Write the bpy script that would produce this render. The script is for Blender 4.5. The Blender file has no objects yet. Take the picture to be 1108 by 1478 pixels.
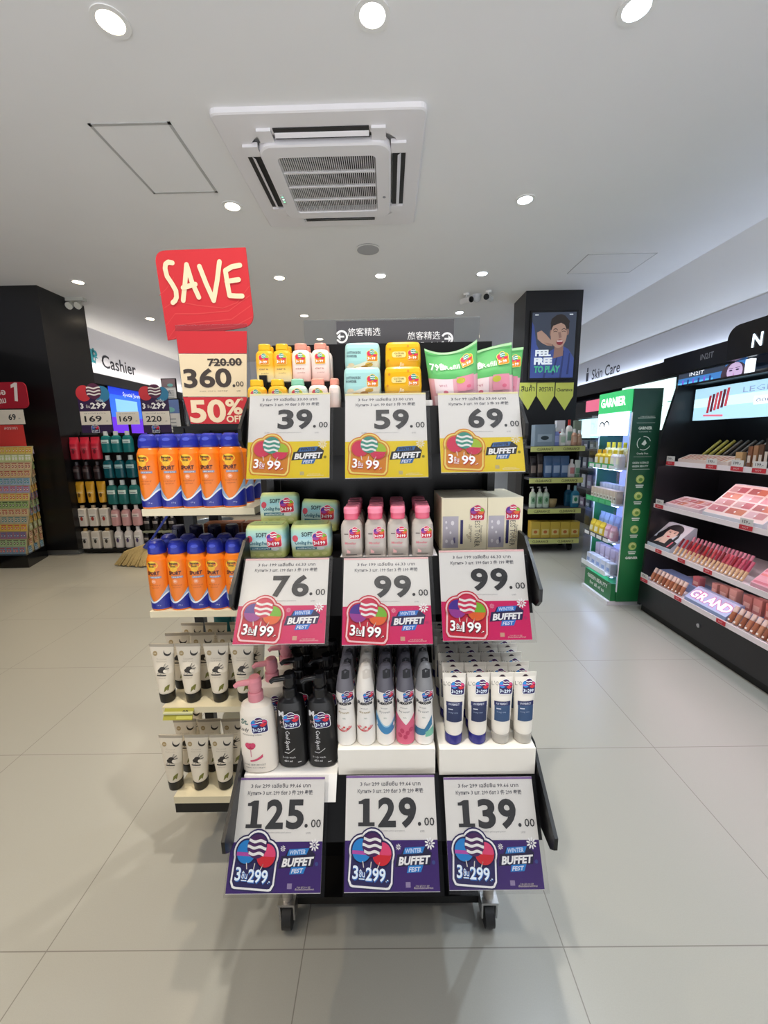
import bpy, math, random
from mathutils import Vector, Matrix
random.seed(7)
S = bpy.context.scene
COL = S.collection
PI = math.pi
sin, cos, rad = math.sin, math.cos, math.radians

# ---------------------------------------------------------------- camera
FPX, PITCH, ROLL, YAW, EYE = 579.0, .1795, .018, -.0075, 1.16
Fw = Vector((sin(YAW)*cos(PITCH), cos(YAW)*cos(PITCH), -sin(PITCH)))
Rr = Vector((cos(YAW), -sin(YAW), 0))
Uu = Rr.cross(Fw)
Rt = cos(ROLL)*Rr - sin(ROLL)*Uu
Up = sin(ROLL)*Rr + cos(ROLL)*Uu
EYEP = Vector((0, 0, EYE))
cd = bpy.data.cameras.new('camera')
cam = bpy.data.objects.new('camera', cd)
COL.objects.link(cam)
cd.sensor_fit = 'HORIZONTAL'
cd.sensor_width = 36
cd.lens = FPX/1108*36
cd.clip_start = .02
cam.matrix_world = Matrix(((Rt.x, Up.x, -Fw.x, 0), (Rt.y, Up.y, -Fw.y, 0), (Rt.z, Up.z, -Fw.z, EYE), (0, 0, 0, 1)))
S.camera = cam

def ray(px, py): return Fw + Rt*((px-554)/FPX) + Up*((739-py)/FPX)
def at(px, py, Y): d = ray(px, py); return EYEP + d*(Y/d.y)          # the point at depth Y
def atx(px, py, X): d = ray(px, py); return EYEP + d*(X/d.x)         # ... on the plane x = X
def atz(px, py, Z): d = ray(px, py); return EYEP + d*((Z-EYE)/d.z)   # ... at height Z

# ---------------------------------------------------------------- light and exposure
S.view_settings.view_transform = 'Standard'
S.view_settings.look = 'None'
S.view_settings.gamma = 1
S.view_settings.exposure = 0.14
FILL = 2.5         # added fill light, entering where the room is left open behind the camera
LAMP = 45.0         # watts of one ceiling downlight
SPOT_ANGLE = 92
WARM, MID, COOL = (1, .82, .58), (1, .93, .83), (.76, .88, 1)
CEIL = 2.655
w = bpy.data.worlds.new('front_fill')
S.world = w
w.use_nodes = True
bgn = w.node_tree.nodes['Background']
bgn.inputs[1].default_value = FILL
# invented surroundings: bright below the horizon to lift the ceiling, dim above it
_N, _L = w.node_tree.nodes, w.node_tree.links
_tc = _N.new('ShaderNodeTexCoord'); _sx = _N.new('ShaderNodeSeparateXYZ'); _cr = _N.new('ShaderNodeValToRGB'); _mr = _N.new('ShaderNodeMapRange')
_L.new(_tc.outputs['Generated'], _sx.inputs[0]); _mr.inputs[1].default_value = -1; _mr.inputs[2].default_value = 1
_L.new(_sx.outputs['Z'], _mr.inputs[0]); _L.new(_mr.outputs[0], _cr.inputs[0]); _L.new(_cr.outputs[0], bgn.inputs[0])
_e = _cr.color_ramp.elements
_e[0].position, _e[0].color = .44, (.95, .96, 1, 1)
_e[1].position, _e[1].color = .53, (.07, .072, .08, 1)
def cove(name, x, y0, y1, z, tiltx, watts, colour):      # LED strip lying in a wall ledge, washing the ceiling
    ld = bpy.data.lights.new(name, 'AREA'); ld.shape = 'RECTANGLE'; ld.size = .06; ld.size_y = y1-y0
    ld.energy = watts; ld.color = colour
    o = bpy.data.objects.new(name, ld); COL.objects.link(o)
    o.location = (x, (y0+y1)/2, z); o.rotation_euler = (0, PI+tiltx, 0)
cove('cove_strip_right', 2.90, .5, 7.9, 1.86, .35, 9, COOL)
cove('cove_strip_left', -3.76, 4.8, 7.9, 2.11, -.35, 6, MID)

# ---------------------------------------------------------------- materials
def lin(h):
    h = h.lstrip('#')
    c = [int(h[i:i+2], 16)/255 for i in (0, 2, 4)]
    return tuple(x/12.92 if x <= .04045 else ((x+.055)/1.055)**2.4 for x in c) + (1,)
MATS = {}
def mat(name, c='#808080', rough=.5, metal=0, emit=0, alpha=1, trans=0, spec=.5, coat=0):
    if name in MATS: return MATS[name]
    m = bpy.data.materials.new(name)
    m.use_nodes = True
    b = m.node_tree.nodes['Principled BSDF']
    c = lin(c) if isinstance(c, str) else c
    b.inputs['Base Color'].default_value = c
    b.inputs['Roughness'].default_value = rough
    b.inputs['Metallic'].default_value = metal
    b.inputs['Specular IOR Level'].default_value = spec
    b.inputs['Alpha'].default_value = alpha
    b.inputs['Coat Weight'].default_value = coat
    if trans: b.inputs['Transmission Weight'].default_value = trans
    if emit:
        b.inputs['Emission Color'].default_value = c
        b.inputs['Emission Strength'].default_value = emit
    m.diffuse_color = c
    MATS[name] = m
    return m
def H(c, rough=.45, **k):          # a plain material straight from its colour
    return mat('paint_' + c.strip('#') + '_%d' % round(rough*100) + ''.join('_%s%g' % (a, v) for a, v in k.items()), c, rough, **k)
def nodes(m): return m.node_tree.nodes, m.node_tree.links
def clear_mat(name, tint, gloss=.12, diff=0.0, dcol='#ffffff', rough=.08, f=1.0):
    if name in MATS: return MATS[name]
    m = bpy.data.materials.new(name)
    m.use_nodes = True
    N, L = nodes(m)
    N.remove(N['Principled BSDF'])
    out = N['Material Output']
    t = N.new('ShaderNodeBsdfTransparent'); t.inputs[0].default_value = lin(tint)
    g = N.new('ShaderNodeBsdfGlossy'); g.inputs['Roughness'].default_value = rough
    fv = f
    f = N.new('ShaderNodeFresnel'); f.inputs[0].default_value = 1.45
    mm = N.new('ShaderNodeMath'); mm.operation = 'MULTIPLY_ADD'; mm.inputs[1].default_value = fv; mm.inputs[2].default_value = gloss*.3
    L.new(f.outputs[0], mm.inputs[0])
    x = N.new('ShaderNodeMixShader'); L.new(mm.outputs[0], x.inputs[0]); L.new(t.outputs[0], x.inputs[1]); L.new(g.outputs[0], x.inputs[2])
    last = x
    if diff:
        d = N.new('ShaderNodeBsdfDiffuse'); d.inputs[0].default_value = lin(dcol)
        y = N.new('ShaderNodeMixShader'); y.inputs[0].default_value = diff
        L.new(x.outputs[0], y.inputs[1]); L.new(d.outputs[0], y.inputs[2]); last = y
    L.new(last.outputs[0], out.inputs[0])
    MATS[name] = m
    return m
def noisy(name, c1, c2, scale, rough=.5, bump=0.0, bscale=200):
    m = mat(name, c1, rough)
    N, L = nodes(m); b = N['Principled BSDF']
    tc = N.new('ShaderNodeTexCoord')
    n = N.new('ShaderNodeTexNoise'); n.inputs['Scale'].default_value = scale; n.inputs['Detail'].default_value = 4
    r = N.new('ShaderNodeMixRGB'); r.inputs[1].default_value = lin(c1); r.inputs[2].default_value = lin(c2)
    L.new(tc.outputs['Object'], n.inputs['Vector']); L.new(n.outputs['Fac'], r.inputs[0]); L.new(r.outputs[0], b.inputs['Base Color'])
    if bump:
        n2 = N.new('ShaderNodeTexNoise'); n2.inputs['Scale'].default_value = bscale
        bp = N.new('ShaderNodeBump'); bp.inputs['Strength'].default_value = bump; bp.inputs['Distance'].default_value = .002
        L.new(tc.outputs['Object'], n2.inputs['Vector']); L.new(n2.outputs['Fac'], bp.inputs['Height']); L.new(bp.outputs[0], b.inputs['Normal'])
    return m
def zsteps(name, stops, rough=.4, axis='Z', soft=False):   # printed colours that change along the object's own height
    m = mat(name, stops[0][1], rough)
    N, L = nodes(m); b = N['Principled BSDF']
    tc = N.new('ShaderNodeTexCoord'); sx = N.new('ShaderNodeSeparateXYZ'); L.new(tc.outputs['Object'], sx.inputs[0])
    lo, hi = stops[0][0], stops[-1][0]
    mr = N.new('ShaderNodeMapRange'); mr.inputs[1].default_value = lo; mr.inputs[2].default_value = hi
    L.new(sx.outputs[axis], mr.inputs[0])
    cr = N.new('ShaderNodeValToRGB'); L.new(mr.outputs[0], cr.inputs[0]); L.new(cr.outputs[0], b.inputs['Base Color'])
    cr.color_ramp.interpolation = 'LINEAR' if soft else 'CONSTANT'
    e = cr.color_ramp.elements
    while len(e) > 1: e.remove(e[-1])
    e[0].position = 0; e[0].color = lin(stops[0][1])
    for z, c in stops[1:]:
        q = e.new(min(1, (z-lo)/(hi-lo))); q.color = lin(c)
    return m

WHITE = H('#eeece8', .5); PAPER = H('#f4f2ec', .6); BLACK = H('#0c0c0e', .35); BLK_G = H('#0a0a0c', .15); INK = H('#2a2a2c', .6)
GREYP = H('#8a8a90', .5); STEEL = mat('steel', '#b8b8ba', .3, 1); CREAM = H('#e9dfc8', .5)
ACRYL = clear_mat('clear_acrylic', '#f7f9fb', .10); SLEEVE = clear_mat('clear_sleeve', '#fafafa', .02, rough=.22, f=.5)

# ---------------------------------------------------------------- mesh building
TEXTS = {}
def text_mesh(s, bold, res):
    k = (s, bold, res)
    if k in TEXTS: return TEXTS[k]
    c = bpy.data.curves.new('lettering', 'FONT')
    c.body = s; c.offset = bold; c.resolution_u = res
    o = bpy.data.objects.new('lettering', c)
    COL.objects.link(o)
    dg = bpy.context.evaluated_depsgraph_get()
    me = bpy.data.meshes.new_from_object(o.evaluated_get(dg))
    V = [(v.co.x, v.co.y) for v in me.vertices]; Fc = [tuple(p.vertices) for p in me.polygons]
    bpy.data.objects.remove(o); bpy.data.curves.remove(c); bpy.data.meshes.remove(me)
    TEXTS[k] = (V, Fc)
    return TEXTS[k]

def plane_map(o, u=(1, 0, 0), v=(0, 0, 1)):
    o, u, v = Vector(o), Vector(u).normalized(), Vector(v).normalized()
    n = u.cross(v)
    return lambda x, z, l=0: o + u*x + v*z + n*l
def sub_map(M, cx, cz, ang=0, s=1.0):
    ca, sa = cos(ang), sin(ang)
    return lambda x, z, l=0: M(cx + (x*ca - z*sa)*s, cz + (x*sa + z*ca)*s, l)

class MB:
    def __init__(s): s.v = []; s.f = []; s.m = []; s.sm = []; s.mats = []
    def add(s, V, F, m, smooth=False):
        if m not in s.mats: s.mats.append(m)
        k = s.mats.index(m); o = len(s.v)
        s.v += [tuple(p) for p in V]
        for f in F: s.f.append(tuple(i+o for i in f)); s.m.append(k); s.sm.append(smooth)
        return s
    def box(s, x0, x1, y0, y1, z0, z1, m):
        V = [(x, y, z) for z in (z0, z1) for y in (y0, y1) for x in (x0, x1)]
        return s.add(V, [(0, 2, 3, 1), (4, 5, 7, 6), (0, 1, 5, 4), (2, 6, 7, 3), (0, 4, 6, 2), (1, 3, 7, 5)], m)
    def prism(s, P, M, d, m, back=True):      # polygon (counter-clockwise, seen from the front) extruded backwards by d
        n = len(P)
        V = [M(x, z, 0) for x, z in P] + [M(x, z, -d) for x, z in P]
        F = [tuple(range(n))] + ([tuple(range(2*n-1, n-1, -1))] if back else []) + [(i, i+n, (i+1) % n+n, (i+1) % n) for i in range(n)]
        return s.add(V, F, m)
    def bar(s, a, b, wx, wy, m, up=(0, 0, 1)):     # rectangular bar from a to b
        a, b = Vector(a), Vector(b); d = (b-a).normalized()
        u = d.cross(Vector(up))
        u = u.normalized() if u.length > 1e-4 else Vector((1, 0, 0))
        v = u.cross(d)
        V = [p + u*(i*wx/2) + v*(j*wy/2) for p in (a, b) for i, j in ((-1, -1), (1, -1), (1, 1), (-1, 1))]
        return s.add(V, [(3, 2, 1, 0), (4, 5, 6, 7)] + [(i, (i+1) % 4, (i+1) % 4+4, i+4) for i in range(4)], m)
    def tube(s, P, r, m, seg=10, smooth=True):
        P = [Vector(p) for p in P]; R = r if isinstance(r, (list, tuple)) else [r]*len(P)
        V = []; u = None
        for i, p in enumerate(P):
            d = (P[min(i+1, len(P)-1)] - P[max(i-1, 0)]).normalized()
            if u is None:
                u = d.cross(Vector((0, 0, 1)))
                if u.length < 1e-3: u = Vector((1, 0, 0))
            u = (u - d*u.dot(d)).normalized(); v = d.cross(u)
            V += [p + (u*cos(2*PI*k/seg) + v*sin(2*PI*k/seg))*R[i] for k in range(seg)]
        F = [(i*seg+k, i*seg+(k+1) % seg, (i+1)*seg+(k+1) % seg, (i+1)*seg+k) for i in range(len(P)-1) for k in range(seg)]
        s.add(V, F, m, smooth)
        n = len(P)-1
        return s.add(V[:seg] + V[n*seg:], [tuple(range(seg-1, -1, -1)), tuple(range(seg, 2*seg))], m)
    def loft(s, L, m, seg=24, cap=(True, True), smooth=True):   # L: (z, half width, half depth, exponent[, cx, cy]); m may be a function of the level index
        rings = []
        for l in L:
            z, a, b, n = l[:4]; cx, cy = (l[4], l[5]) if len(l) > 4 else (0, 0)
            ring = []
            for k in range(seg):
                t = 2*PI*(k+.5)/seg; c, q = cos(t), sin(t)
                ring.append((cx + a*math.copysign(abs(c)**(2/n), c), cy + b*math.copysign(abs(q)**(2/n), q), z))
            rings.append(ring)
        for i in range(len(L)-1):
            mm = m(i) if callable(m) else m
            s.add(rings[i]+rings[i+1], [(k, (k+1) % seg, (k+1) % seg+seg, k+seg) for k in range(seg)], mm, smooth)
        if cap[0]: s.add(rings[0], [tuple(range(seg-1, -1, -1))], m(0) if callable(m) else m)
        if cap[1]: s.add(rings[-1], [tuple(range(seg))], m(len(L)-2) if callable(m) else m)
        return s
    def quad(s, a, b, c, d, m): return s.add([a, b, c, d], [(0, 1, 2, 3)], m)
    def poly(s, M, P, m, l=0): return s.add([M(x, z, l) for x, z in P], [tuple(range(len(P)))], m)
    def rect(s, M, x0, x1, z0, z1, m, l=0, n=6):
        return s.strip(M, x0, x1, lambda x: z0, lambda x: z1, m, n, l)
    def strip(s, M, x0, x1, lo, hi, m, n=14, l=0):
        V = []; F = []
        for i in range(n+1):
            x = x0 + (x1-x0)*i/n
            V += [M(x, lo(x), l), M(x, hi(x), l)]
        for i in range(n): F.append((2*i, 2*i+2, 2*i+3, 2*i+1))
        return s.add(V, F, m)
    def disc(s, M, cx, cz, rx, rz, m, n=20, l=0):
        V = [M(cx, cz, l)] + [M(cx+rx*cos(2*PI*k/n), cz+rz*sin(2*PI*k/n), l) for k in range(n)]
        return s.add(V, [(0, k+1, (k+1) % n+1) for k in range(n)], m)
    def ring(s, M, cx, cz, r0, r1, m, n=24, l=0, a0=0, a1=2*PI):
        V = []
        for k in range(n+1):
            a = a0+(a1-a0)*k/n
            V += [M(cx+r0*cos(a), cz+r0*sin(a), l), M(cx+r1*cos(a), cz+r1*sin(a), l)]
        return s.add(V, [(2*k, 2*k+1, 2*k+3, 2*k+2) for k in range(n)], m)
    def text(s, M, t, x, z, h, m, align='C', bold=0.0, l=0, rot=0, sx=1.0, shear=0.0, res=2, width=None):
        V, F = text_mesh(t, bold, res)
        if not V: return s
        k = h/.7
        x0 = min(p[0] for p in V); x1 = max(p[0] for p in V)
        if width: sx = width/((x1-x0)*k)
        off = {'C': (x0+x1)/2, 'L': x0, 'R': x1}[align]
        ca, sa = cos(rot), sin(rot); W = []
        for a, b in V:
            p = (a-off+shear*b)*k*sx; q = b*k
            W.append(M(x + p*ca - q*sa, z + p*sa + q*ca, l))
        return s.add(W, F, m)
    def build(s, name, parent=None, world=True, loc=None):
        me = bpy.data.meshes.new(name)
        V = s.v
        if parent is not None and world:
            inv = basis(parent).inverted()
            V = [tuple(inv @ Vector(p)) for p in V]
        elif loc is not None:
            V = [tuple(Vector(p)-Vector(loc)) for p in V]
        me.from_pydata(V, [], s.f)
        for m in s.mats: me.materials.append(m)
        me.polygons.foreach_set('material_index', s.m)
        me.polygons.foreach_set('use_smooth', s.sm)
        me.update()
        o = bpy.data.objects.new(name, me)
        COL.objects.link(o)
        if parent is not None: o.parent = parent
        elif loc is not None: o.location = loc
        return o

def basis(o):
    m = Matrix.LocRotScale(o.location, o.rotation_euler, None)
    return basis(o.parent) @ m if o.parent else m
def tag(o, label=None, cat=None, group=None, kind=None):
    if label: o['label'] = label
    if cat: o['category'] = cat
    if group: o['group'] = group
    if kind: o['kind'] = kind
    return o
def thing(name, label, cat, loc=(0, 0, 0), rz=0, group=None):
    o = bpy.data.objects.new(name, None)
    o.empty_display_size = .05
    COL.objects.link(o)
    o.location = loc; o.rotation_euler = (0, 0, rz)
    return tag(o, label, cat, group)
def struct(name, b, loc=(0, 0, 0)): return tag(b.build(name, None, loc=loc), kind='structure')
def dup(root, loc, rz=0, label=None, group=None, rot=None):
    r = root.copy(); COL.objects.link(r)
    r.location = loc; r.rotation_euler = rot or (0, 0, rz)
    if label: r['label'] = label
    if group: r['group'] = group
    for ch in list(root.children):
        c = ch.copy(); COL.objects.link(c); c.parent = r
        for g in list(ch.children):
            d = g.copy(); COL.objects.link(d); d.parent = c
    return r
class Kind:               # a product built once; the first place takes the original, later ones copies
    def __init__(s, root): s.root = root; s.used = False
    def put(s, loc, rz=0, label=None, group=None, rot=None):
        if not s.used:
            s.used = True
            r = s.root; r.location = loc; r.rotation_euler = rot or (0, 0, rz)
            if label: r['label'] = label
            if group: r['group'] = group
            return r
        return dup(s.root, loc, rz, label, group, rot)
class Front:              # the front (-y) surface of a loft, to lay print and labels on
    def __init__(s, L): s.L = L
    def __call__(s, x, z, l=0):
        L = s.L
        for i in range(len(L)-1):
            if L[i][0] <= z <= L[i+1][0] or i == len(L)-2:
                t = (z-L[i][0])/max(1e-9, L[i+1][0]-L[i][0]); t = min(1, max(0, t))
                g = lambda k, d=0: (L[i][k] if len(L[i]) > k else d)*(1-t) + (L[i+1][k] if len(L[i+1]) > k else d)*t
                a, b, n, cx, cy = g(1), g(2), g(3), g(4), g(5)
                u = min(.985, abs((x-cx)/max(a, 1e-6)))
                y = -b*(1-u**n)**(1/n)
                return Vector((x, cy + y - l, z))
ORD = ['first', 'second', 'third', 'fourth', 'fifth', 'sixth', 'seventh', 'eighth', 'ninth', 'tenth', 'eleventh', 'twelfth', 'thirteenth', 'fourteenth',
       'fifteenth', 'sixteenth', 'seventeenth', 'eighteenth', 'nineteenth', 'twentieth']
def place_word(i, n): return 'leftmost' if i == 0 else 'rightmost' if i == n-1 else 'middle' if n == 3 else ORD[i] + ' from left'

# ---------------------------------------------------------------- the lollipop promotion badge, printed on cards and stickers
SCHEME = {
    'yellow': dict(panel='#f0d414', fill='#e08a1c', line='#f6e27a', a=('#d92a55', '#d92a55'), b=('#a8c828', '#d92a55'), c='#3f9a86', txt='#ffffff', sh='#c22a2a'),
    'pink': dict(panel='#dd1a68', fill='#cf1c3c', line='#ffd9dc', a=('#4a2a98', '#a03a9a'), b=('#7ec030', '#ee6a2a'), c='#d8305a', txt='#ffffff', sh='#5a1024'),
    'purple': dict(panel='#3c1a70', fill='#231a5a', line='#ffffff', a=('#1e8ad8', '#c050b0'), b=('#e8487a', '#d8202f'), c='#4a1a5a', txt='#e8f4ff', sh='#2a6ac0'),
}
def rrect(x0, x1, z0, z1, r, n=5):
    P = []
    for cx, cz, a in ((x1-r, z1-r, 0), (x0+r, z1-r, 90), (x0+r, z0+r, 180), (x1-r, z0+r, 270)):
        P += [(cx+r*cos(rad(a+90*k/n)), cz+r*sin(rad(a+90*k/n))) for k in range(n+1)]
    return P
def badge(b, M, cx, cz, s, sch, txt, rot=-.07, e=.00022, mini=False):
    c = SCHEME[sch]; Q = sub_map(M, cx, cz, rot, s); g = .055 if not mini else .04
    ln, fl = H(c['line'], .5), H(c['fill'], .5)
    n = 12 if mini else 22
    BALL = ((-.24, .17, .225), (.24, .13, .225), (0, .29, .235))
    k = 1
    def shape(m, d, lift):
        x0, x1, z0, z1, r0 = -.46-d, .46+d, -.47-d, .16+d, .09+d*.5
        cut = lambda x: r0 - math.sqrt(max(0, r0*r0-max(0, x0+r0-x, x-x1+r0)**2))
        zm = (z0+z1)/2
        b.strip(Q, x0, x1, lambda x: z0+cut(x), lambda x: zm, m, 18, lift); b.strip(Q, x0, x1, lambda x: zm, lambda x: z1-cut(x), m, 18, lift)
        for x, z, r in BALL: b.disc(Q, x, z, r+d+.02, r+d+.02, m, n, lift)
    if not mini: shape(fl, g+.03, e*1)
    shape(ln, g, e*2); shape(fl, g-.04 if not mini else .005, e*3)
    for (x, z, r), (c1, c2) in zip(BALL[:2], (c['a'], c['b'])):
        b.disc(Q, x, z, r, r, H(c1), n, e*4)
        if sch == 'purple' and x < 0: b.strip(Q, x-r*.97, x+r*.97, lambda t: z-.08, lambda t: z-.01, H(c2), 6, e*5)
        elif c1 != c2: b.strip(Q, x-r, x+r, lambda t: z-math.sqrt(max(0, r*r-(t-x)**2)), lambda t: z+min(-.02, math.sqrt(max(0, r*r-(t-x)**2))), H(c2), 10, e*5)
    x, z, r = BALL[2]
    b.disc(Q, x, z, r, r, H(c['c']), n, e*6)
    for zz in ((.10, -.02, -.14) if not mini else (.08, -.08)):
        hw = math.sqrt(r*r-zz*zz)*.97
        wv = lambda t: z+zz+.018*sin(t*22)
        b.strip(Q, -hw, hw, lambda t: wv(t)-.028, lambda t: wv(t)+.028, H('#f4f4f2'), 10, e*7)
    if not mini:
        for x0, x1 in ((-.2, -.17), (0, -.01), (.2, .15)): b.poly(Q, [(x1-.010, -.15), (x1+.010, -.15), (x0+.010, -.03), (x0-.010, -.03)], H('#efe9e0'), e*5)
    tw, ts = H(c['txt'], .5), H(c['sh'], .5)
    for m, bo, lf, dx in (((ts, .05, e*8, .012), (tw, .022, e*9, 0)) if not mini else ((tw, .03, e*8, 0),)):
        b.text(Q, '3', -.355+dx, -.36-dx, .24, m, bold=bo, l=lf, res=1 if mini else 3, width=.13)
        b.text(Q, 'ชิ้น', -.20+dx, -.32-dx, .115, m, bold=bo*.6, l=lf, res=1, width=.135)
        if not mini: b.rect(Q, -.265+dx, -.135+dx, -.365-dx, -.345-dx, m, lf, 1)
        b.text(Q, txt, .115+dx, -.37-dx, .23, m, bold=bo, l=lf, res=1 if mini else 3, width=.46 if len(txt) > 2 else .36)
        if not mini: b.text(Q, '.-', (.385 if len(txt) > 2 else .335)+dx, -.375-dx, .1, m, bold=bo, l=lf, res=1, width=.06)
def sticker(root, F, x, z, s, sch, txt, rot=0, lift=.0006):
    b = MB(); badge(b, lambda a, c, l=0: F(a, c, l+lift), x, z, s, sch, txt, rot, .00012, True)
    return b.build('promo_sticker', root, False)
def flower(b, Q, x, z, r, m, l, n=8):
    for k in range(n):
        a = 2*PI*k/n; P = sub_map(Q, x+cos(a)*r*.62, z+sin(a)*r*.62, a)
        b.disc(P, 0, 0, r*.36, r*.15, m, 8, l)
    b.ring(Q, x, z, r*.05, r*.16, m, 10, l)

# ================================================================ the setting
XL, XR, YB, YF = -3.88, 3.0, 8.0, -1.2
def floor_material():
    m = mat('grey_floor_tiles', '#9b9a94', .32)
    N, L = nodes(m); b = N['Principled BSDF']
    tc = N.new('ShaderNodeTexCoord'); sp = N.new('ShaderNodeSeparateXYZ'); L.new(tc.outputs['Object'], sp.inputs[0])
    def M(op, a, bb=None, c=None):
        n = N.new('ShaderNodeMath'); n.operation = op
        for i, q in enumerate((a, bb, c)):
            if q is None: continue
            if hasattr(q, 'is_linked'): L.new(q, n.inputs[i])
            else: n.inputs[i].default_value = q
        return n.outputs[0]
    ds = []
    for ax, off in (('X', -.21), ('Y', .733)):
        t = M('DIVIDE', M('SUBTRACT', sp.outputs[ax], off), .6)
        ds.append(M('PINGPONG', t, .5))
    j = M('LESS_THAN', M('MINIMUM', ds[0], ds[1]), .0020)
    n1 = N.new('ShaderNodeTexNoise'); n1.inputs['Scale'].default_value = 420; n1.inputs['Detail'].default_value = 2
    L.new(tc.outputs['Object'], n1.inputs['Vector'])
    n2 = N.new('ShaderNodeTexNoise'); n2.inputs['Scale'].default_value = 1.3
    L.new(tc.outputs['Object'], n2.inputs['Vector'])
    r1 = N.new('ShaderNodeMixRGB'); r1.inputs[1].default_value = lin('#9b9a92'); r1.inputs[2].default_value = lin('#a3a29a'); L.new(n1.outputs['Fac'], r1.inputs[0])
    r2 = N.new('ShaderNodeMixRGB'); r2.inputs[1].default_value = lin('#78756e'); r2.inputs[2].default_value = lin('#78756e')
    mx = N.new('ShaderNodeMixRGB'); L.new(j, mx.inputs[0]); L.new(r1.outputs[0], mx.inputs[1]); L.new(r2.outputs[0], mx.inputs[2])
    L.new(mx.outputs[0], b.inputs['Base Color'])
    mr = N.new('ShaderNodeMapRange'); mr.inputs[3].default_value = .27; mr.inputs[4].default_value = .31
    L.new(n2.outputs['Fac'], mr.inputs[0]); L.new(mr.outputs[0], b.inputs['Roughness'])
    return m
FLOORM = floor_material()
struct('floor', MB().box(XL-.1, 3.6, YF, YB+.1, -.08, 0, FLOORM))
CEILM = noisy('ceiling_paint', '#e6e6e6', '#eaeaea', 3, .8, .25, 900)
WALLM = noisy('wall_paint', '#d9d9dc', '#dededf', 4, .7)
FASC = H('#dcdce4', .6)
struct('ceiling', MB().box(XL-.1, 3.6, YF, YB+.1, CEIL, CEIL+.1, CEILM))
DARK = H('#17171a', .3)
DARKW = H('#232327', .4)
# left wall: dark wall cladding below, white fascia above
struct('wall_left', MB().box(XL-.1, XL, YF, YB+.1, 0, CEIL, DARKW))
b = MB().box(XL, XL+.05, YF, YB, 2.09, CEIL, FASC)
b.box(XL, XL+.075, YF, YB, 1.955, 2.085, H('#3a3a40', .4))
struct('trim_left', b)
struct('wall_back', MB().box(XL, 3.5, YB, YB+.1, 0, CEIL, WALLM))
# right wall: dark display wall, white fascia with a cove ledge
struct('wall_right', MB().box(3.0, 3.1, YF, YB+.1, 0, CEIL, H('#c8ccd6', .6)))
b = MB().box(2.96, 3.0, YF, YB, 1.80, 2.215, FASC)
struct('trim_right', b)
# dropped edge where the ceiling steps towards the right wall
b = MB()
V = [(2.72, YF, CEIL), (2.72, YB, CEIL), (2.97, YF, 2.215), (2.97, YB, 2.215), (2.995, YF, 2.215), (2.995, YB, 2.215), (2.995, YF, CEIL), (2.995, YB, CEIL)]
b.add(V, [(0, 1, 3, 2), (2, 3, 5, 4), (4, 5, 7, 6), (6, 7, 1, 0), (0, 2, 4, 6), (1, 7, 5, 3)], CEILM)
struct('ceiling_bulkhead', b)
# pillars
PM = mat('black_pillar_laminate', '#121214', .28)
b = MB().box(-3.83, -3.285, 4.11, 4.72, .06, CEIL, PM)
b.box(-3.83, -3.32, 4.16, 4.70, 0, .06, H('#8a8a86', .3))
struct('pillar_left', b)
b = MB().box(1.49, 2.085, 4.53, 4.93, 0, CEIL, mat('pillar_laminate', '#16161a', .35))
struct('pillar_right', b)

# ---------------------------------------------------------------- ceiling fittings
def gx(i): return -.0225 + .941*i
def gy(j): return 1.73 + 1.163*j
TRIM = H('#e6e6e4', .35)
def lamp(i, j, where, aim=(0, 0), watts=LAMP, seen=True):
    x, y = gx(i), gy(j)
    t = thing('downlight', 'round white recessed downlight ' + where, 'ceiling light', (x, y, CEIL), 0, 'recessed downlights')
    b = MB()
    M = plane_map((0, 0, -.004), (1, 0, 0), (0, -1, 0))
    b.ring(M, 0, 0, .046, .064, TRIM, 28)
    b.ring(plane_map((0, 0, 0), (1, 0, 0), (0, -1, 0)), 0, 0, .064, .0641, TRIM, 28)
    V = []; n = 28
    for k in range(n):
        a = 2*PI*k/n; V += [(.064*cos(a), .064*sin(a), 0), (.064*cos(a), .064*sin(a), -.004)]
    b.add(V, [(2*k, 2*k+1, (2*k+3) % (2*n), (2*k+2) % (2*n)) for k in range(n)], TRIM)
    b.build('trim_ring', t, False)
    tint = (WARM if i < 0 else MID if i == 0 else COOL)
    b = MB().disc(plane_map((0, 0, -.003), (1, 0, 0), (0, -1, 0)), 0, 0, .046, .046, mat('lamp_glow_%d' % (1 if i > 0 else -1 if i < 0 else 0), tint + (1,), .5, emit=14), 24)
    b.build('lamp', t, False)
    ld = bpy.data.lights.new('downlight_beam', 'SPOT')
    ld.energy = watts*(1 if j < 2 else 1.15); ld.color = tint; ld.spot_size = rad(SPOT_ANGLE if j < 2 else 135); ld.spot_blend = .9; ld.shadow_soft_size = .02
    lo = bpy.data.objects.new('downlight_beam', ld); COL.objects.link(lo); lo.parent = t; lo.location = (0, 0, -.02)
    lo.rotation_euler = (aim[1], -aim[0], 0)
ROWN = {0: 'beyond the air conditioner edge nearest the photo top', }
lamp(-1, 0, 'glaring at top left, left of the air conditioner')
lamp(0, 0, 'at the top edge, directly before the air conditioner')
lamp(1, 0, 'glaring at top right, right of the air conditioner')
lamp(-1, 1, 'between the ceiling hatch and the air conditioner')
lamp(1, 1, 'alone to the right of the air conditioner')
for i, s in ((-3, 'above the black pillar at left'), (-1, 'right above the red save sign'), (0, 'just beyond the round ceiling speaker'), (1, 'just before the security cameras'), (3, 'at right above the skin care wall')):
    lamp(i, 2, s)
for i, s in ((-3, 'above the cashier sign'), (-1, 'left of the dark direction sign'), (1, 'behind the security cameras'), (3, 'beside the pillar with the advert screen')):
    lamp(i, 3, s)
for i in (-3, -1, 1): lamp(i, 4, ('far back left', 'far back centre', 'far back right')[(i+3)//2] + ' near the rear wall')
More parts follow.
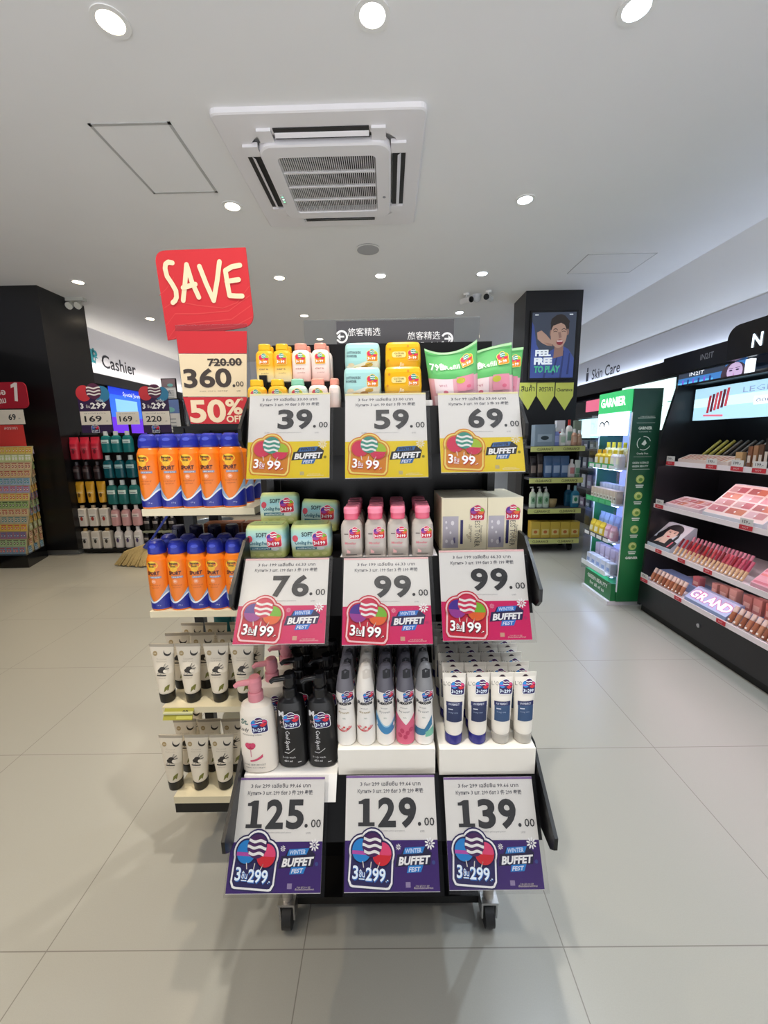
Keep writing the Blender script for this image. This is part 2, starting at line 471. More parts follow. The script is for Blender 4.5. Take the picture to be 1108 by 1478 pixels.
for j in (-1, -2):      # the rows over the shop front, behind the photographer: their light reaches the picture
    for i in (-2, -1, 0, 1, 2): lamp(i, j, 'over the shop front, row %s, %s of five' % (('one', 'two')[-1-j], ORD[i+2]), watts=LAMP*((1.8 if j == -1 else 1.2) if i == 0 else .62))
for j in (0, 1):
    for i in (-3, 3): lamp(i, j, 'at the %s side, row %s' % ('left' if i < 0 else 'right', ('one', 'two')[j]))

# air conditioner
t = thing('air_conditioner', 'square white cassette air conditioner set in the ceiling', 'air conditioner', (-.282, 2.612, CEIL), rad(-.4))
ACW = H('#e4e2e4', .4); DK = H('#1a1a1c', .5)
b = MB(); h = .5
P = rrect(-h, h, -h, h, .03, 3); I = rrect(-.37, .37, -.37, .37, .09, 3)
n = len(P)
b.add([(x, y, 0) for x, y in P] + [(x, y, -.022) for x, y in P] + [(x*.985, y*.985, -.026) for x, y in P] + [(x, y, -.03) for x, y in I] + [(x*.97, y*.97, 0.0) for x, y in I],
      [(k+n*q, (k+1) % n+n*q, (k+1) % n+n*q+n, k+n*q+n) for q in range(4) for k in range(n)], ACW)
b.build('panel', t, False)
b = MB(); P = rrect(-.335, .335, -.335, .335, .07, 6); n = len(P); G = rrect(-.255, .255, -.255, .255, .025, 6)
b.add([(x*1.0, y*1.0, -.02) for x, y in P] + [(x, y, -.052) for x, y in P] + [(x*.975, y*.975, -.058) for x, y in P] + [(x, y, -.060) for x, y in G] + [(x*.985, y*.985, -.047) for x, y in G] + [(x*.985, y*.985, -.02) for x, y in G],
      [(k+n*q, (k+1) % n+n*q, (k+1) % n+n*q+n, k+n*q+n) for q in range(5) for k in range(n)], ACW)
gp = b.build('intake_panel', t, False)
b = MB()
for k in range(45):
    x = -.246 + .492*k/44
    b.box(x-.0019, x+.0019, -.25, .25, -.056, -.046, ACW)
for y in (-.125, 0, .125): b.box(-.25, .25, y-.006, y+.006, -.058, -.046, ACW)
b.build('grille', t, False)
MB().box(-.25, .25, -.25, .25, -.024, -.02, H('#1e1e24', .7)).build('filter', t, False)
for k in range(4):
    a = k*PI/2; R3 = Matrix.Rotation(a, 3, 'Z')
    def rt(mb):
        mb.v = [tuple(R3 @ Vector(p)) for p in mb.v]; return mb
    rt(MB().box(-.23, .23, -.412, -.345, -.0335, -.024, DK)).build('air_slot', t, False)
    f = MB(); V = [(-.228, -.388, -.034), (.228, -.388, -.034), (.228, -.374, -.042), (-.228, -.374, -.042)]
    f.add(V + [(x, y+.004, z-.004) for x, y, z in V], [(3, 2, 1, 0), (4, 5, 6, 7), (0, 1, 5, 4), (1, 2, 6, 5), (2, 3, 7, 6), (3, 0, 4, 7)], ACW)
    rt(f).build('louver', t, False)
    for q in (-.275, .275): rt(MB().box(q-.035, q+.035, -.412, -.335, -.042, -.02, ACW)).build('flap_bracket', t, False)
b = MB()
b.box(-.322, -.302, .06, .155, -.0605, -.056, H('#cfd0d2', .3))
for y, c in ((.08, '#7fe0b0'), (.105, '#d8fff0'), (.13, '#6fd09a')): b.disc(plane_map((-.312, y, -.061), (1, 0, 0), (0, -1, 0)), 0, 0, .006, .006, mat('led_' + c.strip('#'), c, .4, emit=2), 10)
b.build('indicator_strip', t, False)
MB().disc(plane_map((.296, .11, -.0592), (1, 0, 0), (0, -1, 0)), 0, 0, .010, .012, GREYP, 10).build('maker_mark', t, False)

# hatches
def hatch(name, label, x0, x1, y0, y1, skew=0, c='#9a9a98', w=.012, inner=None):
    t = thing(name, label, 'hatch', ((x0+x1)/2, (y0+y1)/2, CEIL))
    b = MB(); z0, z1 = CEIL-.004, CEIL
    for a in ((x0, x1, y0, y0+w), (x0, x1, y1-w, y1), (x0, x0+w, y0, y1), (x1-w, x1, y0, y1)): b.box(a[0], a[1], a[2], a[3], z0, z1, H(c, .5))
    b.build('frame', t)
    MB().box(x0+w, x1-w, y0+w, y1-w, CEIL-.002, CEIL, CEILM).build('panel', t)
hatch('ceiling_hatch', 'square ceiling access hatch with a metal frame, left of the air conditioner', -1.385, -.995, 2.19, 2.74, c='#b0b0ae', w=.014)
p, q = atz(795, 393, CEIL), atz(920, 366, CEIL)
hatch('ceiling_hatch', 'faint ceiling access hatch right of the security cameras', 1.72, 2.3, 3.7, 4.1, c='#b8b8b8', w=.005)
# speaker
p = atz(531, 360, CEIL)
t = thing('ceiling_speaker', 'round perforated grey ceiling speaker beyond the air conditioner', 'speaker', p)
MB().ring(plane_map((0, 0, -.006), (1, 0, 0), (0, -1, 0)), 0, 0, .088, .105, TRIM, 32).build('rim', t, False)
MB().loft([(-.004, .088, .088, 2), (0, .1, .1, 2)], H('#a9a9ab', .7), 32).build('mesh_cover', t, False)
# security cameras
for px, py, dxx, lab in ((671, 432, -.05, 'black-eyed bullet security camera, left one under the ceiling'), (703, 428, .05, 'black-eyed bullet security camera, right one near the pillar')):
    p = atz(px+2, py-8, CEIL)
    t = thing('security_camera', lab, 'camera', p, 0, 'ceiling security cameras')
    MB().loft([(-.018, .03, .03, 2), (0, .035, .035, 2)], TRIM, 16).build('mount', t, False)
    MB().tube([(0, 0, -.015), (0, 0, -.05)], .009, TRIM, 8).build('bracket', t, False)
    MB().tube([(dxx*.8, .06, -.06), (0, 0, -.065), (-dxx*.7, -.06, -.075)], .03, H('#d8d8d8', .4), 14).build('housing', t, False)
    d = Vector((-dxx*.7, -.06, -.01)).normalized(); e = Vector((-dxx*.7, -.06, -.075))
    MB().tube([e-d*.002, e+d*.012], .029, BLK_G, 14).build('lens', t, False)
p = atz(688, 426, CEIL)
t = thing('dome_camera', 'small white dome camera between the two bullet cameras', 'camera', p)
MB().loft([(-.07, .012, .012, 2), (-.06, .032, .032, 2), (-.035, .045, .045, 2), (-.012, .046, .046, 2), (0, .05, .05, 2)], H('#c6c8cc', .3), 18).build('dome', t, False)
# emergency light at the left pillar
p = Vector((-3.2, 4.48, CEIL))
t = thing('emergency_light', 'small twin emergency light on the ceiling by the black pillar', 'light', p)
MB().box(-.1, .1, -.03, .03, -.03, 0, H('#b8b8b0', .5)).build('housing', t, False)
for s in (-1, 1): MB().tube([(.045*s, 0, -.03), (.045*s, -.02, -.07), (.045*s, -.045, -.085)], [.012, .03, .036], H('#c9c9bf', .4), 12).build('lamp_head', t, False)

# ================================================================ the tiered promotion stand
BK = mat('black_stand_plastic', '#0b0b0c', .3, spec=.35)
BKM = mat('black_stand_metal', '#0a0a0b', .4, spec=.35)
stand = thing('tiered_display_stand', 'black three-tier wheeled promotion stand holding nine price cards', 'display stand', (-.005, .85, 0))
X0, X1 = -.283, .272
# tiers: (shelf height, front edge of shelf, lip foot y, lip foot z, back)
TIERS = [(1.205, .836, .802, 1.10, .98), (.925, .742, .696, .81, .98), (.548, .648, .598, .425, .98)]
SP = [.02, .025, .045]
LIP = [.02, .012, -.004]
MB().box(X0+.03, X1-.03, .955, .975, .10, 1.372, BKM).build('back_panel', stand)
b = MB()
b.box(-.24, .21, .80, .955, .035, .055, BKM)
b.build('base_deck', stand)
MB().box(-.255, .225, .90, .955, .03, .42, BKM).build('lower_panel', stand)
for x in (-.262, .235):
    MB().box(x-.008, x+.008, .90, .955, .06, 1.3, BKM).build('upright', stand)
for x in (-.255, .228):
    for y in (.785, .945):
        b = MB()
        b.tube([(x, y, .50 if y < .9 else .1), (x, y, .075)], .0125, mat('worn_chrome', '#b9b2a8', .35, .7), 12)
        leg = b.build('leg', stand)
        b = MB(); b.tube([(x-.011, y, .03), (x+.011, y, .03)], .03, H('#2b2b2c', .5), 16)
        b.build('caster_wheel', leg)
        MB().bar((x-.017, y, .03), (x-.017, y, .075), .004, .03, STEEL).bar((x+.017, y, .03), (x+.017, y, .075), .004, .03, STEEL).box(x-.02, x+.02, y-.018, y+.018, .072, .078, STEEL).build('caster_fork', leg)
for ti, (z, yf, yl, zl, yb) in enumerate(TIERS):
    b = MB()
    b.box(X0+.006, X1-.006, yf, yb-.022, z-.012, z, BK)
    # front apron the cards hang on
    V = [(X0+.006, yf, z+LIP[ti]), (X1-.006, yf, z+LIP[ti]), (X1-.006, yl, zl+.03), (X0+.006, yl, zl+.03)]
    b.add(V + [(x, y+.006, q) for x, y, q in V], [(3, 2, 1, 0), (4, 5, 6, 7), (0, 1, 5, 4), (1, 2, 6, 5), (2, 3, 7, 6), (3, 0, 4, 7)], BK)
    b.build('tier_tray', stand)
    for x in (X0, X1-.006):
        M = plane_map((x + (.006 if x > 0 else 0), 0, 0), (0, 1, 0) if x > 0 else (0, -1, 0), (0, 0, 1))
        sg = 1 if x > 0 else -1
        P = [(yb-.02, z-.03), (yb-.02, z+.055), (yf+.02, z+.045), (yf-.012, z+.02), (yl-SP[ti], zl+.085), (yl-SP[ti], zl+.062), (yl-SP[ti]+.014, zl+.048), (yl+.03, zl+.045), (yf+.02, z-.03)]
        P = [(sg*a, c) for a, c in P]
        if sg > 0: P = P[::-1]
        if sg < 0: P = P[::-1]
        # keep counter-clockwise
        A = sum(P[i][0]*P[(i+1) % len(P)][1]-P[(i+1) % len(P)][0]*P[i][1] for i in range(len(P)))
        if A < 0: P = P[::-1]
        MB().prism(P, M, .006, BK).build('side_plate', stand)
# hidden step at the back of the top tier, seen between the bottles
MB().box(X0+.012, X1-.01, .905, .952, 1.205, 1.285, BKM).build('rear_step', stand)

# acrylic header with the dark direction sign
t = thing('header_sign', 'dark grey direction sign on clear acrylic behind the top row', 'sign', (.02, 1.0, 1.28))
p0, p1 = at(438, 462, 1.0), at(692, 470, 1.0)
MB().box(p0.x, p1.x, 1.0, 1.003, 1.28, p0.z, ACRYL).build('acrylic_sheet', t)
q0, q1 = at(485, 464, .998), at(655, 464, .998)
MB().box(q0.x, q1.x, .9965, .9995, 1.30, q0.z, H('#47464a', .5)).build('sign_panel', t)
b = MB(); M = plane_map((0, .9960, 0))
SW = H('#f2f2f2', .5)
a = at(493, 486, .996); b.ring(M, a.x, a.z, .010, .0145, SW, 24, a0=PI*1.15, a1=PI*2.85)
b.poly(M, [(a.x-.011, a.z), (a.x-.003, a.z-.008), (a.x-.003, a.z+.008)], SW); b.rect(M, a.x-.004, a.x+.006, a.z-.002, a.z+.002, SW)
b2 = b; b = MB(); a = at(645, 489, .996); b.ring(M, a.x, a.z, .010, .0145, SW, 24, a0=PI*.15-PI, a1=PI*.85)
b.poly(M, [(a.x+.011, a.z), (a.x+.003, a.z+.008), (a.x+.003, a.z-.008)], SW); b.rect(M, a.x-.006, a.x+.004, a.z-.002, a.z+.002, SW)
a = at(635, 486, .996); b.text(M, '旅客精选', a.x+.0, a.z-.004, .0135, SW, 'R', res=1)
a = at(636, 497, .996); b.text(M, "Traveller's Top Picks", a.x+.001, a.z-.003, .0085, SW, 'R', bold=.01, res=1)
b.build('sign_lettering', t)
a = at(502, 483, .996); b2.text(M, '旅客精选', a.x, a.z-.002, .0135, SW, 'L', res=1)
b2.build('sign_lettering', t)

# ---------------------------------------------------------------- the nine price cards
def card(px, py, wpx, yb, Yt, tilt, sch, whole, per, lab, total, col, dbot, small='52180'):
    a, c = at(px-wpx/2, py, Yt), at(px+wpx/2, py, Yt)
    m = (a+c)/2; W = .16
    tl = rad(tilt)
    dn = Vector((0, -sin(tl), -cos(tl))); nrm = Vector((0, -cos(tl), sin(tl)))
    d = ray(px, yb); s = (m-EYEP).dot(nrm)/d.dot(nrm)
    Hc = (EYEP + d*s - m).dot(dn)
    t = thing('price_card', lab, 'price card', m + dn*Hc, 0, 'promotion price cards')
    t.rotation_euler = (-tl, 0, dbot)
    M = plane_map((0, 0, 0))
    c2 = SCHEME[sch]
    b = MB().box(-W/2, W/2, -.0005, .0005, 0, Hc, WHITE)
    b.rect(M, -W/2, W/2, Hc-.0035, Hc, H({'yellow': '#f2e9b0', 'pink': '#f6c8c8', 'purple': '#8a6aa8'}[sch], .5), .0008, 1)
    k = W
    e = .0008
    b.text(M, '3 for %s เฉลี่ยชิ้น %s บาท' % (total, per), 0, Hc-.073*k-.004, .034*k, H('#6c6c72'), res=1, l=e, width=.68*k, bold=.02)
    b.text(M, 'Купить 3 шт. %s бат 3 件 %s 泰铢' % (total, total), 0, Hc-.14*k-.004, .034*k, H('#6c6c72'), res=1, l=e, width=.74*k, bold=.02)
    b.text(M, small, -.27*k, Hc-.52*k, .018*k, GREYP, res=1, l=e)
    b.text(M, 'promotion price per piece', .0*k, Hc-.52*k, .016*k, GREYP, res=1, l=e, width=.3*k)
    b.text(M, 'บาท', .34*k, Hc-.53*k, .022*k, GREYP, res=1, l=e)
    b.build('sheet', t, False)
    b = MB(); dig = H('#3a3a3c', .45)
    two = len(whole) == 2
    hd, zb, pitch, wdg = (.232*k, Hc-.455*k, .228*k, .20*k) if two else (.252*k, Hc-.47*k, .228*k, .195*k)
    for i, ch in enumerate(whole):
        xc = .185*k - pitch*(len(whole)-1-i)
        if ch == '1':
            s_ = wdg*.19
            b.poly(M, [(xc-s_, zb+.0004), (xc+s_, zb+.0004), (xc+s_, zb+hd), (xc-s_*.4, zb+hd), (xc-s_, zb+hd*.97)], dig, .0011)
            b.poly(M, [(xc-wdg*.44, zb+hd*.80), (xc-s_, zb+hd*.80), (xc-s_, zb+hd*.97), (xc-wdg*.3, zb+hd*.92), (xc-wdg*.44, zb+hd*.91)], dig, .0011)
            b.rect(M, xc-wdg*.45, xc+wdg*.47, zb, zb+hd*.135, dig, .0012, 1)
        else: b.text(M, ch, xc, zb, hd, dig, 'C', bold=.035, l=.0011, res=4, width=wdg)
    b.disc(M, .312*k, Hc-.44*k if len(whole) == 2 else Hc-.455*k, .018*k, .018*k, dig, 12, .0011)
    b.text(M, '00', .42*k, Hc-(.455 if len(whole) == 2 else .47)*k, .072*k, dig, bold=.01, l=.0011, res=2, width=.11*k)
    b.build('price_figures', t, False)
    ph = Hc*.425
    b = MB().rect(M, -W/2, W/2, .001, ph, H(c2['panel'], .45), .0010, 1)
    b.text(M, 'เงื่อนไขเป็นไปตามที่กำหนด', .33*k, .028*k, .016*k, H('#f0e6d8', .5), res=1, l=.0013, width=.2*k)
    b.text(M, '21 พ.ย. 2567 - 8 ม.ค. 2568', .32*k, .048*k, .012*k, H('#f0e6d8', .5), res=1, l=.0013, width=.14*k)
    b.rect(M, .145*k, .195*k, .04*k, .085*k, H('#d8a890' if sch == 'pink' else '#c8b880' if sch == 'yellow' else '#9a8ab0', .5), .0012, 1)
    b.build('promotion_panel', t, False)
    b = MB(); badge(b, lambda x, z, l=0: M(x, z, l+.0012), -.215*k, ph*.62, .455*k, sch, total); b.build('lollipop_badge', t, False)
    b = MB(); cx, cz = .235*k, ph*.62
    B1 = {'yellow': ('#1c1c20', '#2a6ab0'), 'pink': ('#2a1c50', '#2a7ad8'), 'purple': ('#1c1440', '#1e86d8')}[sch]
    Q = sub_map(M, cx, cz, .04, k); dk, bl = H(B1[0]), H(B1[1])
    b.poly(Q, [(-.20, -.055), (.17, -.055), (.20, .045), (.14, .10), (-.1, .10), (-.13, .05), (-.17, .05)], dk, .0012)
    b.poly(Q, [(-.08, -.11), (.07, -.11), (.10, -.05), (-.06, -.05)], bl, .0013)
    b.poly(Q, [(-.11, .05), (.10, .05), (.13, .105), (-.085, .105)], bl, .0013)
    b.text(Q, 'WINTER', .0, .058, .038, dk if sch == 'yellow' else H('#cfe4ff'), bold=.03, l=.0015, shear=.25, res=1, width=.18)
    b.text(Q, 'BUFFET', 0, -.04, .066, H('#ffffff'), bold=.045, l=.0015, shear=.25, res=2, width=.33)
    b.text(Q, 'FEST', .0, -.10, .036, H('#eaf2ff'), bold=.03, l=.0015, shear=.25, res=1, width=.12)
    FW = H('#f4ecd0' if sch == 'yellow' else '#ffffff')
    flower(b, Q, .185, .13, .058, FW, .0016, 9)
    if sch != 'yellow':
        flower(b, Q, -.155, .115, .03, FW if sch == 'purple' else H('#f2a8c0'), .0016, 8)
    b.disc(Q, .21, -.035, .018, .018, H('#8a8010' if sch == 'yellow' else '#c0286a' if sch == 'pink' else '#3a4a90'), 12, .0013)
    for zz in (-.1, -.03, .03): b.disc(Q, -.225, zz, .008, .014, FW, 8, .0013) if sch != 'yellow' else None
    b.build('festival_logo', t, False)
    MB().box(-W/2-.002, W/2+.007, -.0032, -.0028, -.004, Hc+.003, SLEEVE).build('clear_sleeve', t, False)
    return t
CARD = 'price card, '
card(418.5, 568, 115, 691, .83, 20, 'yellow', '39', '33.00', 'yellow and white 39.00 price card under the talc bottles', '99', 'left', 0)
card(556, 568, 116, 690, .83, 20, 'yellow', '59', '33.00', 'yellow and white 59.00 price card under the cotton packs', '99', 'mid', 0)
card(689.5, 567, 115, 682, .83, 22, 'yellow', '69', '33.00', 'yellow and white 69.00 price card under the pink pouches', '99', 'right', 0)
card(415, 806, 116, 930, .74, 38, 'pink', '76', '66.33', 'pink and white 76.00 price card under the pad packs', '199', 'left', 0)
card(557, 805, 122, 931, .735, 32, 'pink', '99', '66.33', 'pink and white 99.00 price card under the pink-capped bottles', '199', 'mid', 0)
card(694, 794, 122, 925, .735, 24, 'pink', '99', '66.33', 'pink and white 99.00 price card under the cream boxes', '199', 'right', 0)
card(406.5, 1122, 123, 1290, .64, 34, 'purple', '125', '99.66', 'purple and white 125.00 price card at lower left of the stand', '299', 'left', 0)
card(563, 1119, 126, 1288, .635, 33, 'purple', '129', '99.66', 'purple and white 129.00 price card below the deodorant sprays', '299', 'mid', 0)
card(703, 1121.5, 126, 1285, .635, 30, 'purple', '139', '99.66', 'purple and white 139.00 price card below the blue-capped tubes', '299', 'right', 0)

# white cardboard risers on the bottom tier
def riser(name, label, pa, pb, zbase, yf, ybk, c='#efeae0'):
    zt = (pa.z+pb.z)/2
    t = thing(name, label, 'riser', ((pa.x+pb.x)/2, (yf+ybk)/2, zbase))
    CB = noisy('white_card_stock', '#f0ece2', '#ebe6da', 20, .7)
    MB().box(pa.x, pb.x, yf+.0015, ybk, zt-.002, zt, CB).build('top_sheet', t)
    b = MB().box(pa.x, pb.x, yf, yf+.0015, zbase, zt, CB)
    b.build('front_flap', t)
    for x in (pa.x, pb.x-.0015): MB().box(x, x+.0015, yf+.0015, ybk, zbase, zt-.002, CB).build('side_flap', t)
    return zt
ZM = riser('card_riser', 'white cardboard riser under the deodorant sprays', at(487, 1082, .645), at(628, 1082, .645), .549, .645, .93)
ZR = riser('card_riser', 'white cardboard riser under the blue-capped cosmetic tubes', at(634, 1079, .642), at(773, 1083, .642), .549, .642, .93)
p0, p1 = at(340, 1108, .64), at(485, 1102, .64)
t = thing('card_liner', 'white card liner under the pump bottles, folded over the edge', 'liner', ((p0.x+p1.x)/2, .75, .549))
MB().box(X0+.01, p1.x, .645, .92, .5485, .5505, WHITE).build('sheet', t)
MB().add([(X0+.01, .645, .5505), (p1.x, .645, .5505), (p1.x-.002, .627, .508), (X0+.01, .627, .508)], [(0, 3, 2, 1)], WHITE).build('folded_flap', t)
# white liner of the middle tier's middle bay
b = MB().box(at(489, 800, .76).x, at(633, 800, .76).x, .742, .94, .9255, .9275, H('#eceaf0', .6))
tag(b.build('card_liner', None, loc=(0, .84, .926)), 'white card liner under the pink-capped clear bottles', 'liner')

p = at(618, 590, .845)
tag(MB().box(p.x-.008, p.x+.008, .8405, .8415, p.z-.017, p.z+.017, WHITE).build('blank_tag', None, loc=(p.x, .841, p.z-.017)), 'small blank white tag between the 59.00 and 69.00 cards', 'tag')
p = at(641, 1181, .632)
tag(MB().box(p.x-.005, p.x+.005, p.y, p.y+.001, p.z-.007, p.z+.007, H('#6f9ad8', .4)).build('blue_tape', None, loc=(p.x, p.y, p.z)), 'bit of light blue tape beside the 139.00 card', 'tape')

# ================================================================ products on the stand
# --- talc bottles
def talc(name, cap, stops, label, art):
    t = thing(name, label, 'bottle')
    L = [(0, .0185, .0105, 3.2), (.002, .0200, .0120, 3.2), (.05, .0200, .0120, 3.2), (.060, .0190, .0112, 3), (.065, .0160, .0098, 2.6), (.067, .0125, .0085, 2.4)]
    m = zsteps('talc_' + art, stops, .35, soft=True)
    MB().loft(L, m, 28).build('bottle', t, False)
    C = [(.067, .0125, .0085, 2.8), (.0685, .0135, .0095, 2.8), (.078, .0130, .0092, 2.8), (.080, .0120, .0082, 2.6)]
    MB().loft(C, H(cap, .35), 24).build('cap', t, False)
    F = Front(L)
    b = MB(); g = H('#8a7a50' if art == 'yellow' else '#c08a80')
    b.text(F, 'care', -.002, .026, .0045, g, l=.0003, res=1, bold=.02, width=.020)
    b.text(F, 'powder', .001, .018, .0032, g, l=.0003, res=1, width=.016)
    b.build('label_print', t, False)
    sticker(t, F, 0, .048, .0225, 'yellow', '99')
    return Kind(t)
TY = talc('talc_bottle', '#e8b820', [(0, '#f0e4c0'), (.018, '#f2d890'), (.035, '#f0b428'), (.067, '#ecb21c')], 'x', 'yellow')
TP = talc('talc_bottle', '#e69a86', [(0, '#f2c0b4'), (.02, '#f4d6cc'), (.045, '#f2e2da'), (.067, '#f0ddd4')], 'x', 'pink')
TG = talc('talc_bottle', '#8fcfae', [(0, '#dcefe0'), (.02, '#e2f0e2'), (.045, '#dfeede'), (.067, '#c8e6d2')], 'x', 'green')
GT = 'talc bottles on the top tier'
ZF, ZS = 1.2055, 1.2855
for px, k, lab in ((371, TY, 'yellow talc bottle at the left end of the front row'), (401, TY, 'yellow talc bottle, second in the front row'), (430, TG, 'mint-capped talc bottle, the only green one'), (459, TP, 'pale pink talc bottle with a sticker in the front row')):
    p = at(px, 560, .868); k.put((p.x, .868, ZF), 0, lab, GT)
for px, k, lab in ((383, TY, 'yellow talc bottle at the left end of the raised back row'), (408, TY, 'yellow talc bottle, second in the raised back row'), (435, TP, 'pale pink talc bottle, third in the raised back row'), (463, TP, 'pale pink talc bottle at the right end of the back row')):
    p = at(px, 520, .918); k.put((p.x, .918, ZS), 0, lab, GT)
for px, k, lab in ((387, TY, 'yellow talc bottle'), (413, TY, 'yellow talc bottle'), (440, TP, 'pink talc bottle'), (467, TP, 'pink talc bottle')):
    p = at(px, 520, .942); k.put((p.x, .943, ZS), 0, lab + ' hidden half behind the raised back row, ' + ORD[[387, 413, 440, 467].index(px)] + ' along', GT)
# the plain bottle turned sideways at the end of the front row
t = thing('talc_bottle', 'plain pink talc bottle turned sideways beside the 39.00 card', 'bottle', group=GT)
L = [(0, .0105, .0185, 3.2), (.002, .0120, .0200, 3.2), (.05, .0120, .0200, 3.2), (.060, .0112, .0190, 3), (.065, .0098, .0160, 2.6), (.067, .0085, .0125, 2.4)]
MB().loft(L, MATS['talc_pink'], 28).build('bottle', t, False)
MB().loft([(.067, .0085, .0125, 2.8), (.0685, .0095, .0135, 2.8), (.078, .0092, .0130, 2.8), (.080, .0082, .0120, 2.6)], H('#e69a86', .35), 24).build('cap', t, False)
p = at(483, 560, .875); t.location = (p.x, .875, ZF)

# --- cotton packs
def cotton(name, lab, body, lid, art):
    t = thing(name, lab, 'pack')
    L = [(0, .034, .018, 5), (.003, .0370, .021, 5), (.030, .0385, .0225, 5), (.056, .0375, .0215, 5), (.063, .0365, .020, 4.5), (.067, .034, .017, 4)]
    MB().loft(L, mat('pack_' + art, body, .3), 36).build('pack', t, False)
    F = Front(L); b = MB(); l = .0003
    if art == 'blue':
        b.strip(F, -.036, .036, lambda x: .004, lambda x: .026+.006*sin(x*60), H('#e9e2c8'), 20, l)
        b.text(F, 'COTTON BUDS', -.033, .044, .0050, H('#4a5a60'), 'L', bold=.03, l=.0004, res=1, width=.030)
        b.text(F, 'POWDER', -.033, .037, .0050, H('#4a5a60'), 'L', bold=.03, l=.0004, res=1, width=.022)
        for x, z, r, c in ((-.012, .012, .008, '#e6b84a'), (.004, .016, .006, '#d89a3a'), (.014, .022, .006, '#e0b040'), (-.024, .022, .005, '#e2d0a8'), (.018, .010, .007, '#f2ead8')): b.disc(F, x, z, r*1.4, r*.7, H(c), 12, .0005)
        b.bar(F(-.012, .013, .0006), F(.022, .026, .0006), .003, .0004, H('#9a7a4a'))
    else:
        b.poly(F, rrect(-.024, .006, .035, .047, .005), H('#f2dc8a'), .0006)
        b.text(F, 'COTTON', -.009, .0415, .0035, H('#6a5a20'), bold=.02, l=.0008, res=1, width=.02)
        b.text(F, 'balls', -.009, .037, .003, H('#6a5a20'), bold=.02, l=.0008, res=1, width=.012)
        b.text(F, 'Jin', -.004, .018, .007, H('#fff2c8'), bold=.02, l=.0006, res=1, shear=.2)
        for x, z in ((-.032, .03), (-.031, .012), (.01, .058), (-.028, .052)): b.disc(F, x, z, .0025, .0025, H('#d88a1a'), 8, .0005)
    b.build('label_print', t, False)
    MB().loft([(.0672, .012, .003, 3), (.0684, .013, .004, 3), (.0695, .012, .003, 3)], mat('pack_' + art, body), 12).build('fold_seal', t, False)
    sticker(t, F, .021, .040, .023, 'yellow', '99')
    return Kind(t)
CB_ = cotton('cotton_bud_pack', 'x', '#a9d8d4', '', 'blue')
CY_ = cotton('cotton_ball_pack', 'x', '#edb30e', '', 'yellow')
for px, k, c in ((523, CB_, 'light blue cotton pack'), (581, CY_, 'yellow cotton pack')):
    p = at(px, 540, .868); k.put((p.x, .868, 1.2365), 0, c + ' on the front step above the 59.00 card', 'cotton packs')
    p = at(px, 500, .921); k.put((p.x, .921, 1.2955), 0, c + ' in the raised back row', 'cotton packs')
pa, pb = at(494, 560, .87), at(612, 560, .87)
tag(MB().box(pa.x, pb.x, .845, .893, 1.2055, 1.236, BKM).build('step_block', None, loc=((pa.x+pb.x)/2, .87, 1.2055)), 'black step block under the front cotton packs', 'step block')
tag(MB().box(pa.x, pb.x, .906, .95, 1.2856, 1.295, BKM).build('step_block', None, loc=((pa.x+pb.x)/2, .93, 1.2856)), 'thin black step block under the rear cotton packs', 'step block')

